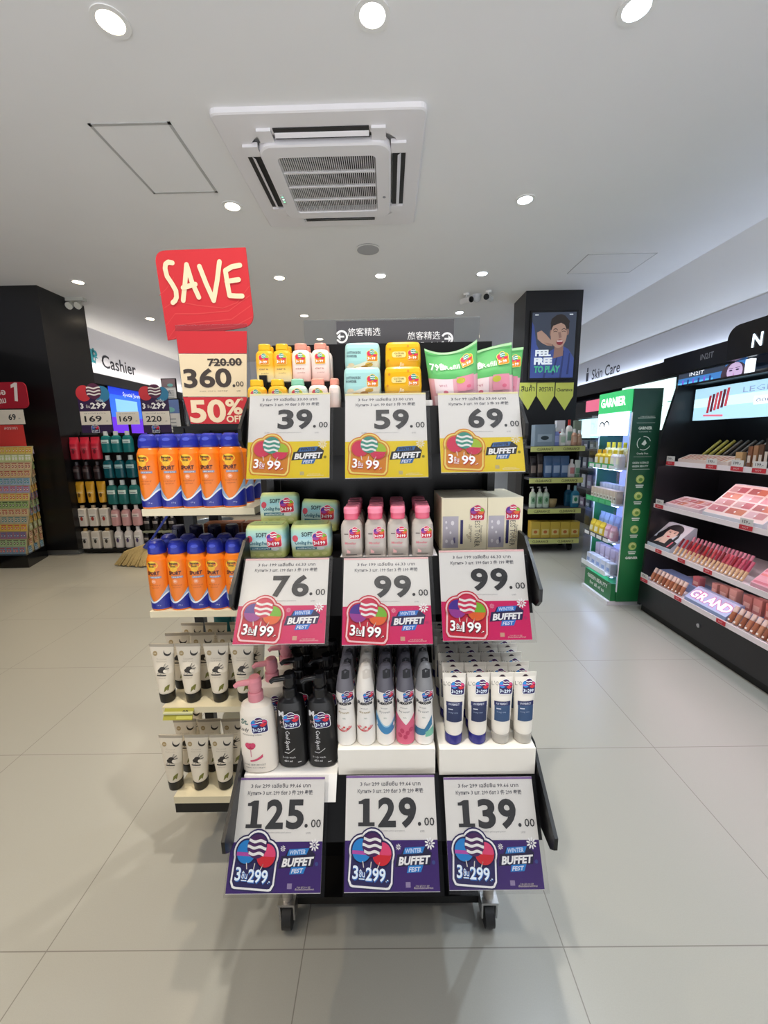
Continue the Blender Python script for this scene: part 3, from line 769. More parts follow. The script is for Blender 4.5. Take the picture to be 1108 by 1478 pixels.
# --- pink pouches
def pouch(name, lab, pts, Y, thick, sag, seed, rz=0):   # pts: top-left, top-dip, top-right, bottom right, bottom left in metres around the base
    (xl, zl), (xm, zm), (xr, zr), (xbr, xbl) = pts
    t = thing(name, lab, 'pouch', (0, 0, 0), 0, 'pink pouches on the top tier')
    n, m = 18, 16
    rng = random.Random(seed); ph = [rng.uniform(0, 6) for _ in range(4)]
    def P(u, v, side):
        ztop = zl*(1-u)+zr*u if abs(zm) < 1e-6 else (zl*(1-u)*(1-u)*1.0 + 2*u*(1-u)*zm + zr*u*u)
        x = (xbl*(1-v)+xl*v)*(1-u) + (xbr*(1-v)+xr*v)*u
        z = ztop*v
        bulge = (1-abs(2*u-1)**2.5)*(1-max(0, (v-.60)/.40)**1.2)*(.35+.65*min(1, (1-v)*3))*thick
        bulge += .0022*sin(9*u+ph[0])*sin(7*v+ph[1])*(1-abs(2*u-1)**4)*side
        return Vector((x, -side*max(.0004, bulge*(1 if side > 0 else .8)), z))
    pk = mat('pouch_pink', '#eeb2bc', .25, coat=.4); gr = mat('pouch_green', '#63b96a', .3, coat=.4)
    V = [P(i/n, j/m, 1) for j in range(m+1) for i in range(n+1)]; k = len(V)
    V += [P(i/n, j/m, -1) for j in range(m+1) for i in range(n+1)]
    body = MB(); head = MB(); edge = int(m*.62)
    def cells(mb, j0, j1, mt):
        vs = []; fs = []; idx = {}
        def g(q):
            if q not in idx: idx[q] = len(vs); vs.append(V[q])
            return idx[q]
        for j in range(j0, j1):
            for i in range(n):
                a, c, d, e = j*(n+1)+i, j*(n+1)+i+1, (j+1)*(n+1)+i+1, (j+1)*(n+1)+i
                fs.append(tuple(g(q) for q in (a, c, d, e))); fs.append(tuple(g(q+k) for q in (e, d, c, a)))
            for i in (0, n):
                a, e = j*(n+1)+i, (j+1)*(n+1)+i
                fs.append(tuple(g(q) for q in ((a, e, e+k, a+k) if i == 0 else (e, a, a+k, e+k))))
        for j in ((j0,) if j0 == 0 else ()) + ((m,) if j1 == m else ()):
            for i in range(n): fs.append(tuple(g(q) for q in (j*(n+1)+i, j*(n+1)+i+1, j*(n+1)+i+1+k, j*(n+1)+i+k)))
        mb.add(vs, fs, mt, True)
    cells(body, 0, edge, pk); cells(head, edge, m, gr)
    F = lambda x, v, l=0: (lambda q: Vector((q.x, q.y-l-.0012, q.z)))(P(min(1, max(0, x)), min(1, max(0, v)), 1))
    # small packets pressing through and printed patches, laid on the front in (u, v)
    for u0, u1, v0, v1, c in ((.06, .44, .08, .30, '#f8dce0'), (.52, .94, .06, .32, '#f6ccd4'), (.10, .46, .34, .56, '#f9e4e6'), (.54, .9, .36, .58, '#e895a8')):
        [body.strip(F, u0, u1, lambda x, a_=v0+(v1-v0)*k_/5: a_, lambda x, a_=v0+(v1-v0)*(k_+1)/5: a_, H(c, .25), 14, .0006) for k_ in range(5)]
    body.text(F, 'wet', .26, .44, .05, H('#c8788a'), l=.0008, res=1, width=.16); body.text(F, 'wipes', .72, .18, .045, H('#b86a80'), l=.0008, res=1, width=.22)
    for u, v in ((.3, .36), (.2, .2), (.78, .42)): body.disc(F, u, v, .05, .025, H('#dd6a86'), 10, .0008)
    body.disc(F, .62, .52, .09, .045, H('#c8c23a'), 12, .0008)
    body.build('pouch_body', t, False)
    head.text(F, '79฿', .2, .70, .10, H('#f2f8ec'), bold=.03, l=.0008, res=1, width=.28, rot=.05)
    head.text(F, 'Refill', .48, .71, .07, H('#e8f6e0'), bold=.02, l=.0008, res=1, width=.3)
    head.strip(F, .0, 1, lambda x: .965, lambda x: .995, H('#b8dcae', .3), 12, .0004)
    head.build('green_header', t, False)
    sb = MB()
    badge(sb, lambda a, c, l=0: F(.78+a/(abs(xr-xl)), .80+c/max(zl, zr), l+.0012), 0, 0, .026, 'yellow', '99', .1, .00012, True)
    sb.build('promo_sticker', t, False)
    return t
def put_pouch(lab, tl, dip, tr, br, bl, Y, thick, seed):
    zb = 1.2065
    A, D, B_, C_, E_ = [at(p[0], p[1], Y) for p in (tl, dip, tr, br, bl)]
    cx = (C_.x+E_.x)/2
    t = pouch('refill_pouch', lab, ((A.x-cx, A.z-zb), (0, (D.z-zb)), (B_.x-cx, B_.z-zb), (C_.x-cx, E_.x-cx)), Y, thick, 0, seed)
    t.location = (cx, Y, zb)
put_pouch('pink refill pouch with green header, in front at left', (612, 503), (640, 520), (688, 490), (690, 600), (626, 600), .868, .021, 1)
put_pouch('pink refill pouch with green header, middle of the three', (672, 512), (700, 500), (738, 494), (742, 600), (668, 600), .912, .019, 2)
put_pouch('pink refill pouch with green header, half hidden at right', (706, 508), (730, 503), (755, 501), (745, 600), (690, 600), .940, .012, 3)

# --- pad packs
def pads():
    t = thing('pad_pack', 'x', 'pack')
    L = [(0, .036, .024, 6), (.003, .0395, .027, 6), (.034, .0410, .0285, 6), (.060, .0400, .0275, 6), (.066, .0385, .026, 5), (.069, .0365, .024, 5)]
    MB().loft(L, zsteps('pad_pack_film', [(0, '#d6e27a'), (.014, '#e2e896'), (.026, '#cfe6dc'), (.044, '#9fd2d8'), (.058, '#b4dcc0'), (.066, '#dfe894'), (.069, '#e6ee9c')], .25, soft=True), 40).build('pack', t, False)
    F = Front(L); b = MB()
    b.text(F, 'SOFT', -.006, .046, .0085, H('#16323a'), bold=.03, l=.0004, res=2, width=.022)
    b.text(F, 'Cooling fresh', -.012, .030, .0075, H('#2a6a78'), bold=.03, l=.0004, res=1, shear=.2, width=.040)
    b.rect(F, -.03, .012, .019, .0255, H('#3a7a8c'), .0004)
    b.text(F, 'antibacterial', -.009, .0205, .0035, H('#e6f4f4'), bold=.02, l=.0006, res=1, width=.036)
    b.disc(F, -.030, .042, .006, .007, H('#d04a5a'), 10, .0004); b.disc(F, .02, .021, .008, .0035, H('#f0f4f0'), 12, .0004)
    for x, z, r in ((-.026, .009, .006), (-.008, .008, .005), (.01, .009, .007), (.027, .010, .006)): b.disc(F, x, z, r, r*.6, H('#eef0a0'), 10, .0004)
    b.build('label_print', t, False)
    b = MB(); b.poly(plane_map((0, 0, .0695), (1, 0, 0), (0, 1, 0)), [(-.033, -.02), (.033, -.02), (.033, .02), (-.033, .02)], H('#cfe690', .3)); b.text(plane_map((0, 0, .0697), (1, 0, 0), (0, 1, 0)), 'Soft & clean', 0, -.004, .008, H('#5a9aa0'), res=1, width=.05); b.build('top_print', t, False)
    sticker(t, F, .019, .040, .030, 'pink', '199', .05)
    return Kind(t)
PK = pads(); GP = 'pad packs on the middle tier'
p = at(390, 790, .808); PK.put((p.x-.002, .808, .9255), 0, 'light green and blue pad pack, lower left of four', GP)
p = at(452, 790, .808); PK.put((p.x-.001, .808, .9255), .04, 'light green and blue pad pack, lower right of four', GP)
p = at(404, 730, .868); PK.put((p.x, .868, .9795), .05, 'pad pack tilted back at upper left of four', GP, rot=(-.18, 0, .05))
p = at(461, 740, .872); PK.put((p.x, .872, .962), -.03, 'pad pack tilted back at upper right of four', GP, rot=(-.2, .05, -.04))
for i, x in enumerate((-.228, -.142)):
    tag(MB().box(x-.042, x+.042, .845, .915, .9255, .960 if i else .976, BKM).build('step_block', None, loc=(x, .88, .9255)), 'black step block under the upper %s pad pack' % ('left', 'right')[i], 'step block')

# --- clear bottles with pink caps
def micellar():
    t = thing('micellar_bottle', 'x', 'bottle')
    L = [(0, .0185, .010, 2.8), (.002, .0205, .0118, 2.8), (.012, .0212, .0122, 2.8), (.058, .0212, .0122, 2.8), (.068, .0200, .0116, 2.7), (.075, .0165, .0105, 2.5), (.079, .0130, .0095, 2.2)]
    MB().loft(L, clear_mat('bottle_plastic', '#fbf7f3', .12, .45, '#f8efe4'), 28).build('bottle', t, False)
    MB().loft([(.003, .018, .0095, 2.8), (.058, .0190, .0105, 2.8), (.064, .018, .0100, 2.8)], clear_mat('micellar_water', '#fbf5ee', .05, .5, '#f8ecdc'), 20).build('contents', t, False)
    b = MB(); b.loft([(.079, .0130, .0125, 2.4), (.081, .0140, .0130, 2.4), (.091, .0138, .0128, 2.4)], mat('pink_cap', '#e8607c', .3), 24)
    b.loft([(.091, .0146, .0136, 2.4), (.100, .0144, .0134, 2.4), (.1035, .0130, .0120, 2.4)], mat('pink_cap_top', '#f58aa2', .3), 24)
    b.build('flip_cap', t, False)
    F = Front(L); b = MB()
    b.rect(F, -.012, .010, .008, .0095, H('#4a4a48'), .0004)
    b.text(F, 'Micellar', -.002, .030, .0045, H('#d0707c'), l=.0004, res=1, bold=.02, width=.022)
    b.text(F, 'cleansing water', -.002, .024, .003, H('#c8889a'), l=.0004, res=1, width=.020)
    b.rect(F, -.014, -.006, .0495, .0515, H('#5a4a4a'), .0004); b.text(F, 'sensitive skin', -.002, .018, .0025, H('#a89a96'), l=.0004, res=1, width=.018)
    b.strip(F, -.010, -.003, lambda x: .012, lambda x: .020-.6*(x+.010), H('#f2c0c0'), 4, .0003)
    b.build('label_print', t, False)
    sticker(t, F, .007, .052, .0225, 'pink', '199')
    return Kind(t)
MC = micellar(); GM = 'clear bottles with pink caps'
cols = [at(px, 790, .775).x for px in (509, 543, 575, 610)]
for r in range(5):
    for i, x in enumerate(cols):
        MC.put((x + .001*((r*7+i*3) % 3-1), .775+.030*r, .9280), 0, ('pink-capped clear bottle, %s of four, in the %s row' % (place_word(i, 4), ('front', 'second', 'third', 'fourth', 'last')[r])), GM)

# --- cream toner boxes
def carton(lab, x0, x1, y0, y1, z0, z1):
    t = thing('toner_carton', lab, 'box', ((x0+x1)/2, (y0+y1)/2, z0), 0, 'cream cartons on the middle tier')
    cm = mat('cream_carton', '#f3e8c6', .5)
    w, h, d = (x1-x0)/2, z1-z0, (y1-y0)/2
    MB().box(-w, w, -d, d, 0, h-.0016, cm).build('carton', t, False)
    MB().box(-w, w, -d, d, h-.0015, h, mat('cream_carton_lid', '#f2ead0', .5)).build('lid', t, False)
    b = MB(); M = plane_map((0, -d, 0)); ink = H('#6a6458')
    b.rect(M, -w+.002, -w+.034, .012, .078, H('#b9b2ba'), .0003, 1)
    for x, z, r in ((.010, .026, .004), (.022, .024, .005), (.010, .054, .003), (.022, .064, .005), (.018, .044, .003), (.009, .066, .003)): b.disc(M, -w+x, z, r*.7, r, H('#e9e4e6'), 8, .0005)
    b.rect(M, -w+.024, -w+.028, .022, .034, H('#6a6488'), .0005, 1)
    b.rect(M, -w+.038, -w+.0435, .020, .070, H('#2c2560'), .0004, 1)
    b.text(M, 'ESS TONER', w-.0245, .041, .0105, ink, l=.0004, rot=-PI/2, res=1, width=.054)
    b.text(M, 'facial toner care', w-.0335, .041, .004, ink, l=.0004, rot=-PI/2, res=1, width=.034)
    b.text(M, 'Premium cosmetics', w-.013, .041, .0045, ink, l=.0004, rot=-PI/2, res=1, width=.034)
    for x, z, r in ((.056, .034, .003), (.058, .042, .0024), (.052, .038, .0022)): b.ring(M, -w+x, z, r*.6, r, H('#b09a70'), 10, .0004)
    b.text(M, 'rice', -w+.055, .056, .004, ink, l=.0004, rot=-PI/2, res=1)
    b.build('box_print', t, False)
    sticker(t, lambda x, z, l=0: Vector((x, -d-l, z)), w-.020, .084, .030, 'pink', '199')
a, c, d = at(637, 785, .80), at(702, 785, .80), at(767, 785, .80)
carton('cream toner carton at left, above the right-hand 99.00 card', a.x, c.x-.0006, .80, .935, .9255, at(700, 718, .80).z)
carton('cream toner carton at the right end of the middle tier', c.x+.0006, d.x-.021, .80, .935, .9255, at(700, 718, .80).z)

# --- pump bottles
def pump(name, white):
    t = thing(name, 'x', 'bottle')
    bc = mat('lotion_white' if white else 'lotion_black', '#efe6d8' if white else '#151517', .28)
    k = 1.02 if white else .86
    L = [(0, .030*k, .019, 2.5), (.003, .0325*k, .0212, 2.5), (.05, .0330*k, .0215, 2.5), (.118, .0300*k, .0195, 2.5), (.133, .0265*k, .0175, 2.4), (.139, .018*k, .014, 2.2), (.141, .0135, .0135, 2)]
    MB().loft(L, bc, 36).build('bottle', t, False)
    pc = mat('pump_pink', '#d98a94', .3) if white else mat('pump_black', '#101012', .25)
    MB().loft([(.141, .0138, .0138, 2), (.156, .0135, .0135, 2), (.158, .012, .012, 2)], pc, 20).build('collar', t, False)
    b = MB()
    b.loft([(.158, .0105, .0105, 2), (.166, .0125, .0125, 2), (.180, .0120, .0125, 2), (.186, .009, .0095, 2)], pc, 20)
    b.tube([(-.004, -.004, .178), (-.026, -.014, .180), (-.031, -.016, .176)], [.006, .005, .004], pc, 10)
    b.build('pump', t, False)
    F = Front(L); b = MB()
    if white:
        b.text(F, 'St.', -.018, .102, .010, H('#5a7a70'), l=.0004, bold=.04, res=1); b.text(F, 'Lady', -.020, .088, .007, H('#4a4a48'), l=.0004, bold=.01, shear=.2, res=1)
        b.text(F, 'Whitening lotion', -.006, .080, .0032, H('#6a6864'), l=.0004, res=1, width=.036)
        b.disc(F, -.010, .058, .0085, .0065, H('#b8244a'), 14, .0004); b.disc(F, -.005, .060, .005, .0055, H('#d04468'), 10, .0006); b.disc(F, -.015, .060, .005, .0055, H('#d04468'), 10, .0006)
        b.strip(F, -.0105, -.0090, lambda x: .036, lambda x: .053, H('#c87a8a'), 2, .0004)
        b.strip(F, -.012, .012, lambda x: .027+.010*((x+.012)/.024)**2-.001, lambda x: .0295+.013*((x+.012)/.024)**2, H('#d04a6a'), 12, .0004)
        b.text(F, 'PURE SKIN BOOST', -.004, .018, .0034, H('#5a5854'), l=.0004, res=1, width=.040); b.text(F, 'sakura and collagen', -.004, .0125, .0028, H('#6a6864'), l=.0004, res=1, width=.036)
    else:
        g = H('#d8d8d8')
        b.text(F, 'M', -.015, .108, .010, g, l=.0004, bold=.05, res=1); b.text(F, 'Mistine', -.003, .092, .0065, H('#c8a8a0'), l=.0004, res=1, width=.030)
        b.text(F, 'for men', -.006, .085, .004, g, l=.0004, res=1)
        b.text(F, 'Cool Sport', -.008, .060, .0075, g, l=.0004, rot=-PI/2, bold=.02, res=1, width=.040, shear=.2)
        b.strip(F, -.012, .008, lambda x: .032+.8*max(0, x+.004)+.25*max(0, -.004-x), lambda x: .0335+.8*max(0, x+.004)+.25*max(0, -.004-x), g, 8, .0004)
        b.text(F, 'body wash', -.004, .022, .004, g, l=.0004, res=1); b.text(F, '450 ml', -.006, .014, .004, g, l=.0004, bold=.02, res=1); b.rect(F, .012, .018, .012, .0135, g, .0004)
    b.build('label_print', t, False)
    sticker(t, F, .009 if white else .004, .100, .030, 'purple', '299', .08)
    return Kind(t)
PW = pump('lotion_bottle', True); PB = pump('wash_bottle', False)
p = at(377, 1100, .668); x = p.x
for r, lab in enumerate(('white pump bottle with pink pump, in front above the 125.00 card', 'white pump bottle with pink pump, second in the row behind', 'white pump bottle with pink pump, deepest in the dark bay')):
    PW.put((x+.013*r, .668+.062*r, .551), 0, lab, 'white pump bottles')
for i, px in enumerate((425, 467)):
    p = at(px, 1095, .68)
    for r in range(3):
        PB.put((p.x+.004*r, .68+.06*r, .551), 0, 'black wash bottle in the %s column, %s one' % (('left', 'right')[i], ('front', 'second', 'deepest')[r]), 'black wash bottles')

# --- deodorant sprays
def deo(name, art, cap):
    t = thing(name, 'x', 'spray')
    L = [(0, .0165, .0165, 2), (.002, .0178, .0178, 2), (.040, .0176, .0176, 2), (.066, .0158, .0158, 2), (.078, .0152, .0152, 2), (.094, .0170, .0170, 2), (.108, .0168, .0168, 2), (.120, .0150, .0150, 2)]
    MB().loft(L, mat('spray_white', '#efebe4', .3), 28).build('can', t, False)
    F = Front(L)
    b = MB(); cm = mat('cap_' + cap.strip('#'), cap, .35)
    C = [(.108, .0171, .0171, 2), (.120, .0153, .0153, 2), (.134, .0132, .0130, 2), (.146, .0112, .0105, 2, .001, .002), (.153, .0085, .0072, 2, .002, .003), (.156, .0045, .0035, 2, .002, .004)]
    b.loft(C, cm, 24)
    C2 = Front(C)
    b.strip(C2, -.004, .010, lambda x: .134, lambda x: .150-.5*abs(x-.003), H('#26262a' if cap != '#ece6dc' else '#d8d0c4'), 8, .0005)
    b.build('cap', t, False)
    b = MB()
    b.text(F, 'Rexona', -.001, .083, .0075, H('#23232c'), bold=.04, l=.0004, res=2, width=.027)
    b.text(F, 'women', -.003, .074, .003, H('#7a7a7a'), l=.0004, res=1); b.text(F, 'dry serum', -.002, .066, .0035, H('#a08a50' if art == 'gold' else '#9a9a98'), bold=.02, l=.0004, res=1, width=.020)
    b.text(F, '48h', -.001, .055, .003, H('#9aa89a'), l=.0004, res=1)
    if art == 'gold':
        b.strip(F, -.0165, .012, lambda x: .030+18*(x+.004)**2*1.6, lambda x: .033+18*(x+.004)**2*1.7, H('#c86a6a'), 14, .0004)
        for k in range(8): b.disc(F, -.014+.0032*k, .036+.004*sin(k*2.1), .0024, .002, H(('#d85a5a', '#e89a9a')[k % 2]), 8, .0006)
    elif art == 'blue':
        b.strip(F, -.0172, .0172, lambda x: .024+40*(x-.002)**2, lambda x: .038+62*(x-.002)**2, H('#3f86b8'), 16, .0004)
        b.strip(F, -.0172, .0172, lambda x: .038+62*(x-.002)**2, lambda x: .041+66*(x-.002)**2, H('#9cc8dc'), 16, .0004)
    elif art == 'rose':
        b.strip(F, -.0174, .0174, lambda x: .0025, lambda x: .0395, H('#d8607e'), 20, .0004); b.strip(F, -.0170, .0170, lambda x: .0395, lambda x: .042+1.1*abs(x-.001), H('#d8607e'), 20, .0004)
        for x, z in ((-.006, .030), (.004, .026), (.0, .018), (-.010, .020), (.010, .032)): b.disc(F, x, z, .004, .005, H('#c03a5e'), 9, .0006)
    else:
        b.strip(F, -.0172, .014, lambda x: .018+1.1*max(0, x)+.2*(x+.017), lambda x: .034+1.7*max(0, x), H('#3a7aa0'), 16, .0004)
        b.strip(F, .002, .017, lambda x: .018, lambda x: .028+.5*(x-.002), H('#7cc0a4'), 8, .0006)
    b.build('label_print', t, False)
    sticker(t, F, .006, .100, .0205, 'purple', '299', .12)
    return Kind(t)
ARTS = [('gold', '#6a6870'), ('gold', '#ece6dc'), ('blue', '#5e5c66'), ('rose', '#5e5c66'), ('teal', '#8a8a8c')]
WORD = ['pink-flowered white spray can, leftmost column', 'pink-flowered white spray can, cream cap column', 'blue-waved white spray can', 'rose pink and white spray can', 'teal-waved white spray can, rightmost column']
for i, (art, cap) in enumerate(ARTS):
    K = deo('deodorant_spray', art, cap)
    x = at((501, 529, 557, 585, 612)[i], 1070, .672).x
    for r in range(5):
        K.put((x, .672+.0375*r, ZM+.0002), (i*3+r) % 4*.05-.08, WORD[i] + ', ' + ('in front', 'second row', 'third row', 'fourth row', 'deepest row')[r], 'deodorant sprays')
# --- blue tubes
def ctube(name, cap):
    t = thing(name, 'x', 'tube')
    L = [(.020, .0160, .0160, 2), (.024, .0168, .0160, 2), (.070, .0185, .0120, 2.1), (.115, .0205, .0048, 2.2), (.128, .0212, .0014, 2.4), (.136, .0214, .0011, 3)]
    MB().loft(L, mat('tube_white', '#ece6da', .35), 28).build('tube', t, False)
    cm = mat('cap_navy', '#23237e', .25) if cap == 'blue' else clear_mat('cap_clear', '#e2ded6', .15, .55, '#e6e0d4')
    MB().loft([(0, .0150, .0150, 2), (.002, .0160, .0160, 2), (.018, .0162, .0162, 2), (.020, .0155, .0155, 2)], cm, 24).build('cap', t, False)
    F = Front(L); b = MB()
    b.text(F, "L'O", -.0125, .113, .0075, H('#7a766e'), l=.0006, res=1, width=.013)
    [b.strip(F, -.0140, .0140, lambda x: za_, lambda x: zb_, H('#1c2a52' if cap == 'blue' else '#2c4a72'), 12, .0005) for za_, zb_ in ((.046, .058), (.058, .0699), (.0699, .077))]
    b.strip(F, -.0146, .0146, lambda x: .076, lambda x: .084, H('#1c2358'), 12, .0007)
    b.text(F, 'UV PERFECT', -.001, .078, .0035, H('#d8dce8'), bold=.02, l=.0010, res=1, width=.020)
    b.rect(F, -.011, -.003, .0695, .0715, H('#c8ccd8'), .0008)
    b.text(F, 'long uva', -.002, .063, .003, H('#9aa8c0'), l=.0008, res=1, width=.016)
    b.build('label_print', t, False)
    h = MB(); h.poly(lambda x, z, l=0: Vector((x, -.0018-l, z)), [(-.006, .1285), (.006, .1285), (.002, .1325), (-.002, .1325)], H('#3a2030')); h.build('hang_hole', t, False)
    sticker(t, F, .006, .110, .026, 'purple', '299', -.05)
    return Kind(t)
TB, TC = ctube('cosmetic_tube', 'blue'), ctube('cosmetic_tube', 'clear')
for i, px in enumerate((654, 688, 721, 753)):
    x = at(px, 1066, .668).x
    for r in range(7):
        k = TB if i < 2 else TC
        lab = 'white tube with %s cap, %s of four, %s' % ('navy' if i < 2 else 'clear', place_word(i, 4), ('in front', 'second row', 'third row', 'fourth row', 'fifth row', 'sixth row', 'deepest row')[r])
        k.put((x + (.003 if r % 2 else 0) - .0015*i*(r > 0), .668+.0345*r, ZR+.0002), (r*5+i*3) % 5*.03-.06, lab, 'white cosmetic tubes')

# ================================================================ the side fixture with sunscreen cans and tubes
fx = thing('side_display_rack', 'black and cream side rack of four shelves left of the promotion stand', 'display rack', (-.44, 1.0, 0))
SH = noisy('cream_shelf_laminate', '#e2d8ba', '#dacfae', 9, .45)
SHZ = [1.012, .764, .508, .246]
FXL, FXR = -.572, -.302
for i, z in enumerate(SHZ):
    th = .016 if i < 3 else .02
    l = FXL+.012 if i == 0 else FXL
    MB().box(l, FXR, .90, 1.13, z-th, z, SH).build('shelf', fx)
for x in (-.586, -.513):
    MB().box(x, x+.027, 1.131, 1.155, .10, 1.20, BKM).build('post', fx)
MB().box(FXL, FXR+.0, .902, 1.13, .196, .2255, BKM).build('bottom_tray', fx)
MB().box(-.59, -.36, 1.135, 1.15, 1.178, 1.205, BKM).build('cross_beam', fx)
b = MB()
for x in (-.5725, -.4995): b.box(x-.02, x+.02, 1.125, 1.42, 0, .012, BKM)
b.box(-.5925, -.4795, 1.12, 1.165, .012, .10, BKM)
b.build('foot', fx)

def sunspray():
    t = thing('sunscreen_spray', 'x', 'spray can')
    r = .0262
    L = [(0, .0250, .0250, 2), (.003, r, r, 2), (.110, r, r, 2), (.124, .0252, .0252, 2), (.134, .0215, .0215, 2), (.138, .0190, .0190, 2)]
    MB().loft(L, mat('can_orange', '#ee7d16', .32), 36).build('can', t, False)
    C = [(.138, .0205, .0205, 2), (.142, .0210, .0210, 2), (.155, .0195, .0195, 2), (.164, .0165, .0165, 2), (.1685, .0115, .0115, 2)]
    b = MB().loft(C, mat('cap_blue', '#25309e', .3), 28)
    b.disc(Front(C), 0, .156, .008, .004, H('#4a58c4', .3), 12, .0006)
    b.build('cap', t, False)
    F = lambda x, z, l=0: Vector((sin(x/r)*(rr(z)+l), -cos(x/r)*(rr(z)+l), z))
    def rr(z):
        for a, c in zip(L, L[1:]):
            if a[0] <= z <= c[0]: return a[1] + (c[1]-a[1])*(z-a[0])/(c[0]-a[0])
        return r
    b = MB(); hw = PI*r
    wv = lambda x: .030 - .012*cos(x/r*2+.7)
    sil = lambda x: max(wv(x)+.004, .016 + 1.35*abs(x+.004)**1.0)
    lim = lambda x: min(.062+.004*cos(x/r), sil(x))
    b.strip(F, -hw, hw, lambda x: .0035, lambda x: wv(x), H('#1f2a92', .32), 40, .0003)
    b.strip(F, -hw, hw, lambda x: wv(x), lambda x: wv(x)+.004, H('#e6ecf0', .3), 40, .0003)
    b.strip(F, -hw, hw, lambda x: wv(x)+.004, lambda x: max(wv(x)+.004, lim(x)), H('#9ab6d4', .3), 40, .0003)
    b.build('wave_print', t, False)
    b = MB(); yl = H('#f5c832')
    b.disc(F, -.003, .113, .0145, .0095, yl, 20, .0004); b.disc(F, -.003, .105, .009, .009, H('#f2b828'), 16, .0006)
    b.text(F, 'Banana', -.003, .1145, .0052, H('#3a3420'), bold=.03, l=.0009, res=1, width=.020); b.text(F, 'Boat', -.003, .108, .0052, H('#3a3420'), bold=.03, l=.0009, res=1, width=.012)
    b.text(F, 'SPORT', -.002, .089, .0085, H('#4a1e1a'), bold=.04, l=.0005, res=2, shear=.12, width=.029)
    b.rect(F, -.010, .016, .081, .0855, H('#8a96ae'), .0004, 6); b.text(F, 'ultra spray', .003, .0823, .003, H('#f4f6fa'), l=.0007, res=1, width=.02)
    b.disc(F, -.002, .073, .0055, .0055, H('#f6a070'), 14, .0004); b.text(F, '50', -.002, .0715, .004, H('#fff0e0'), bold=.02, l=.0007, res=1)
    b.text(F, 'broad spectrum spf', -.001, .062, .0034, H('#a8481a'), l=.0005, res=1, width=.026); b.text(F, 'sunscreen', -.001, .056, .0034, H('#a8481a'), l=.0005, res=1, width=.018)
    b.text(F, '170 g', .004, .012, .003, H('#c8d0f0'), l=.0006, res=1)
    b.build('label_print', t, False)
    return Kind(t)
SS = sunspray()
for r_ in range(3):
    for i, px in enumerate((225, 254, 283, 311, 340)):
        x = at(px, 735, .93).x
        SS.put((x+.0005*r_, .93+.056*r_, SHZ[0]+.0003), .12*((i*2+r_) % 3-1)+.1, 'orange and blue spray can, %s of five, top shelf, %s row' % (place_word(i, 5), ('front', 'second', 'back')[r_]), 'sunscreen sprays')
for r_ in range(2):
    for i, px in enumerate((238, 266, 293, 320, 346)):
        x = at(px, 883, .93).x
        SS.put((x, .93+.056*r_, SHZ[1]+.0003), .12*((i+r_*2) % 3-1)+.1, 'orange and blue spray can, %s of five, second shelf, %s row' % (place_word(i, 5), ('front', 'second')[r_]), 'sunscreen sprays')
def darkspray():
    t = thing('tanning_spray', 'x', 'spray can')
    L = [(0, .022, .022, 2), (.003, .0235, .0235, 2), (.125, .0235, .0235, 2), (.138, .018, .018, 2)]
    MB().loft(L, mat('can_brown', '#6a3a20', .35), 24).build('can', t, False)
    b = MB().loft([(.138, .017, .017, 2), (.150, .0175, .0175, 2), (.176, .0165, .0165, 2), (.180, .014, .014, 2)], mat('cap_dark_navy', '#16163a', .3), 20)
    b.box(-.006, .006, -.022, -.012, .160, .172, MATS['cap_dark_navy']); b.build('cap', t, False)
    F = Front(L); MB().rect(F, -.016, .016, .05, .09, H('#c8843a'), .0004).build('label', t, False)
    return Kind(t)
DS = darkspray()
for i, px in enumerate((262, 287, 313, 338)):
    x = at(px, 800, 1.045).x
    DS.put((x, 1.045, SHZ[1]+.0003), .2*(i % 2), 'brown spray can with dark navy cap, %s in the row behind' % place_word(i, 4), 'brown spray cans')
for i, (x, z, w_) in enumerate(((-.455, 0, .10), (-.352, 0, .09))):
    t = thing('brown_carton', 'reddish brown carton at the back of the second shelf, %s of two' % ('left', 'right')[i], 'box', (x, 1.10, SHZ[1]), rad(4-6*i), 'brown cartons')
    cb = H('#8a5032', .5)
    MB().box(-w_/2, w_/2, -.022, .022, 0, .168, cb).build('carton', t, False)
    b = MB().box(-w_/2, w_/2, -.022, .022, .1685, .176, H('#a86844', .5)); b.build('lid', t, False)
    MB().rect(plane_map((0, -.0222, 0)), -w_*.4, w_*.4, .04, .13, H('#b87a4a'), .0004).build('label', t, False)

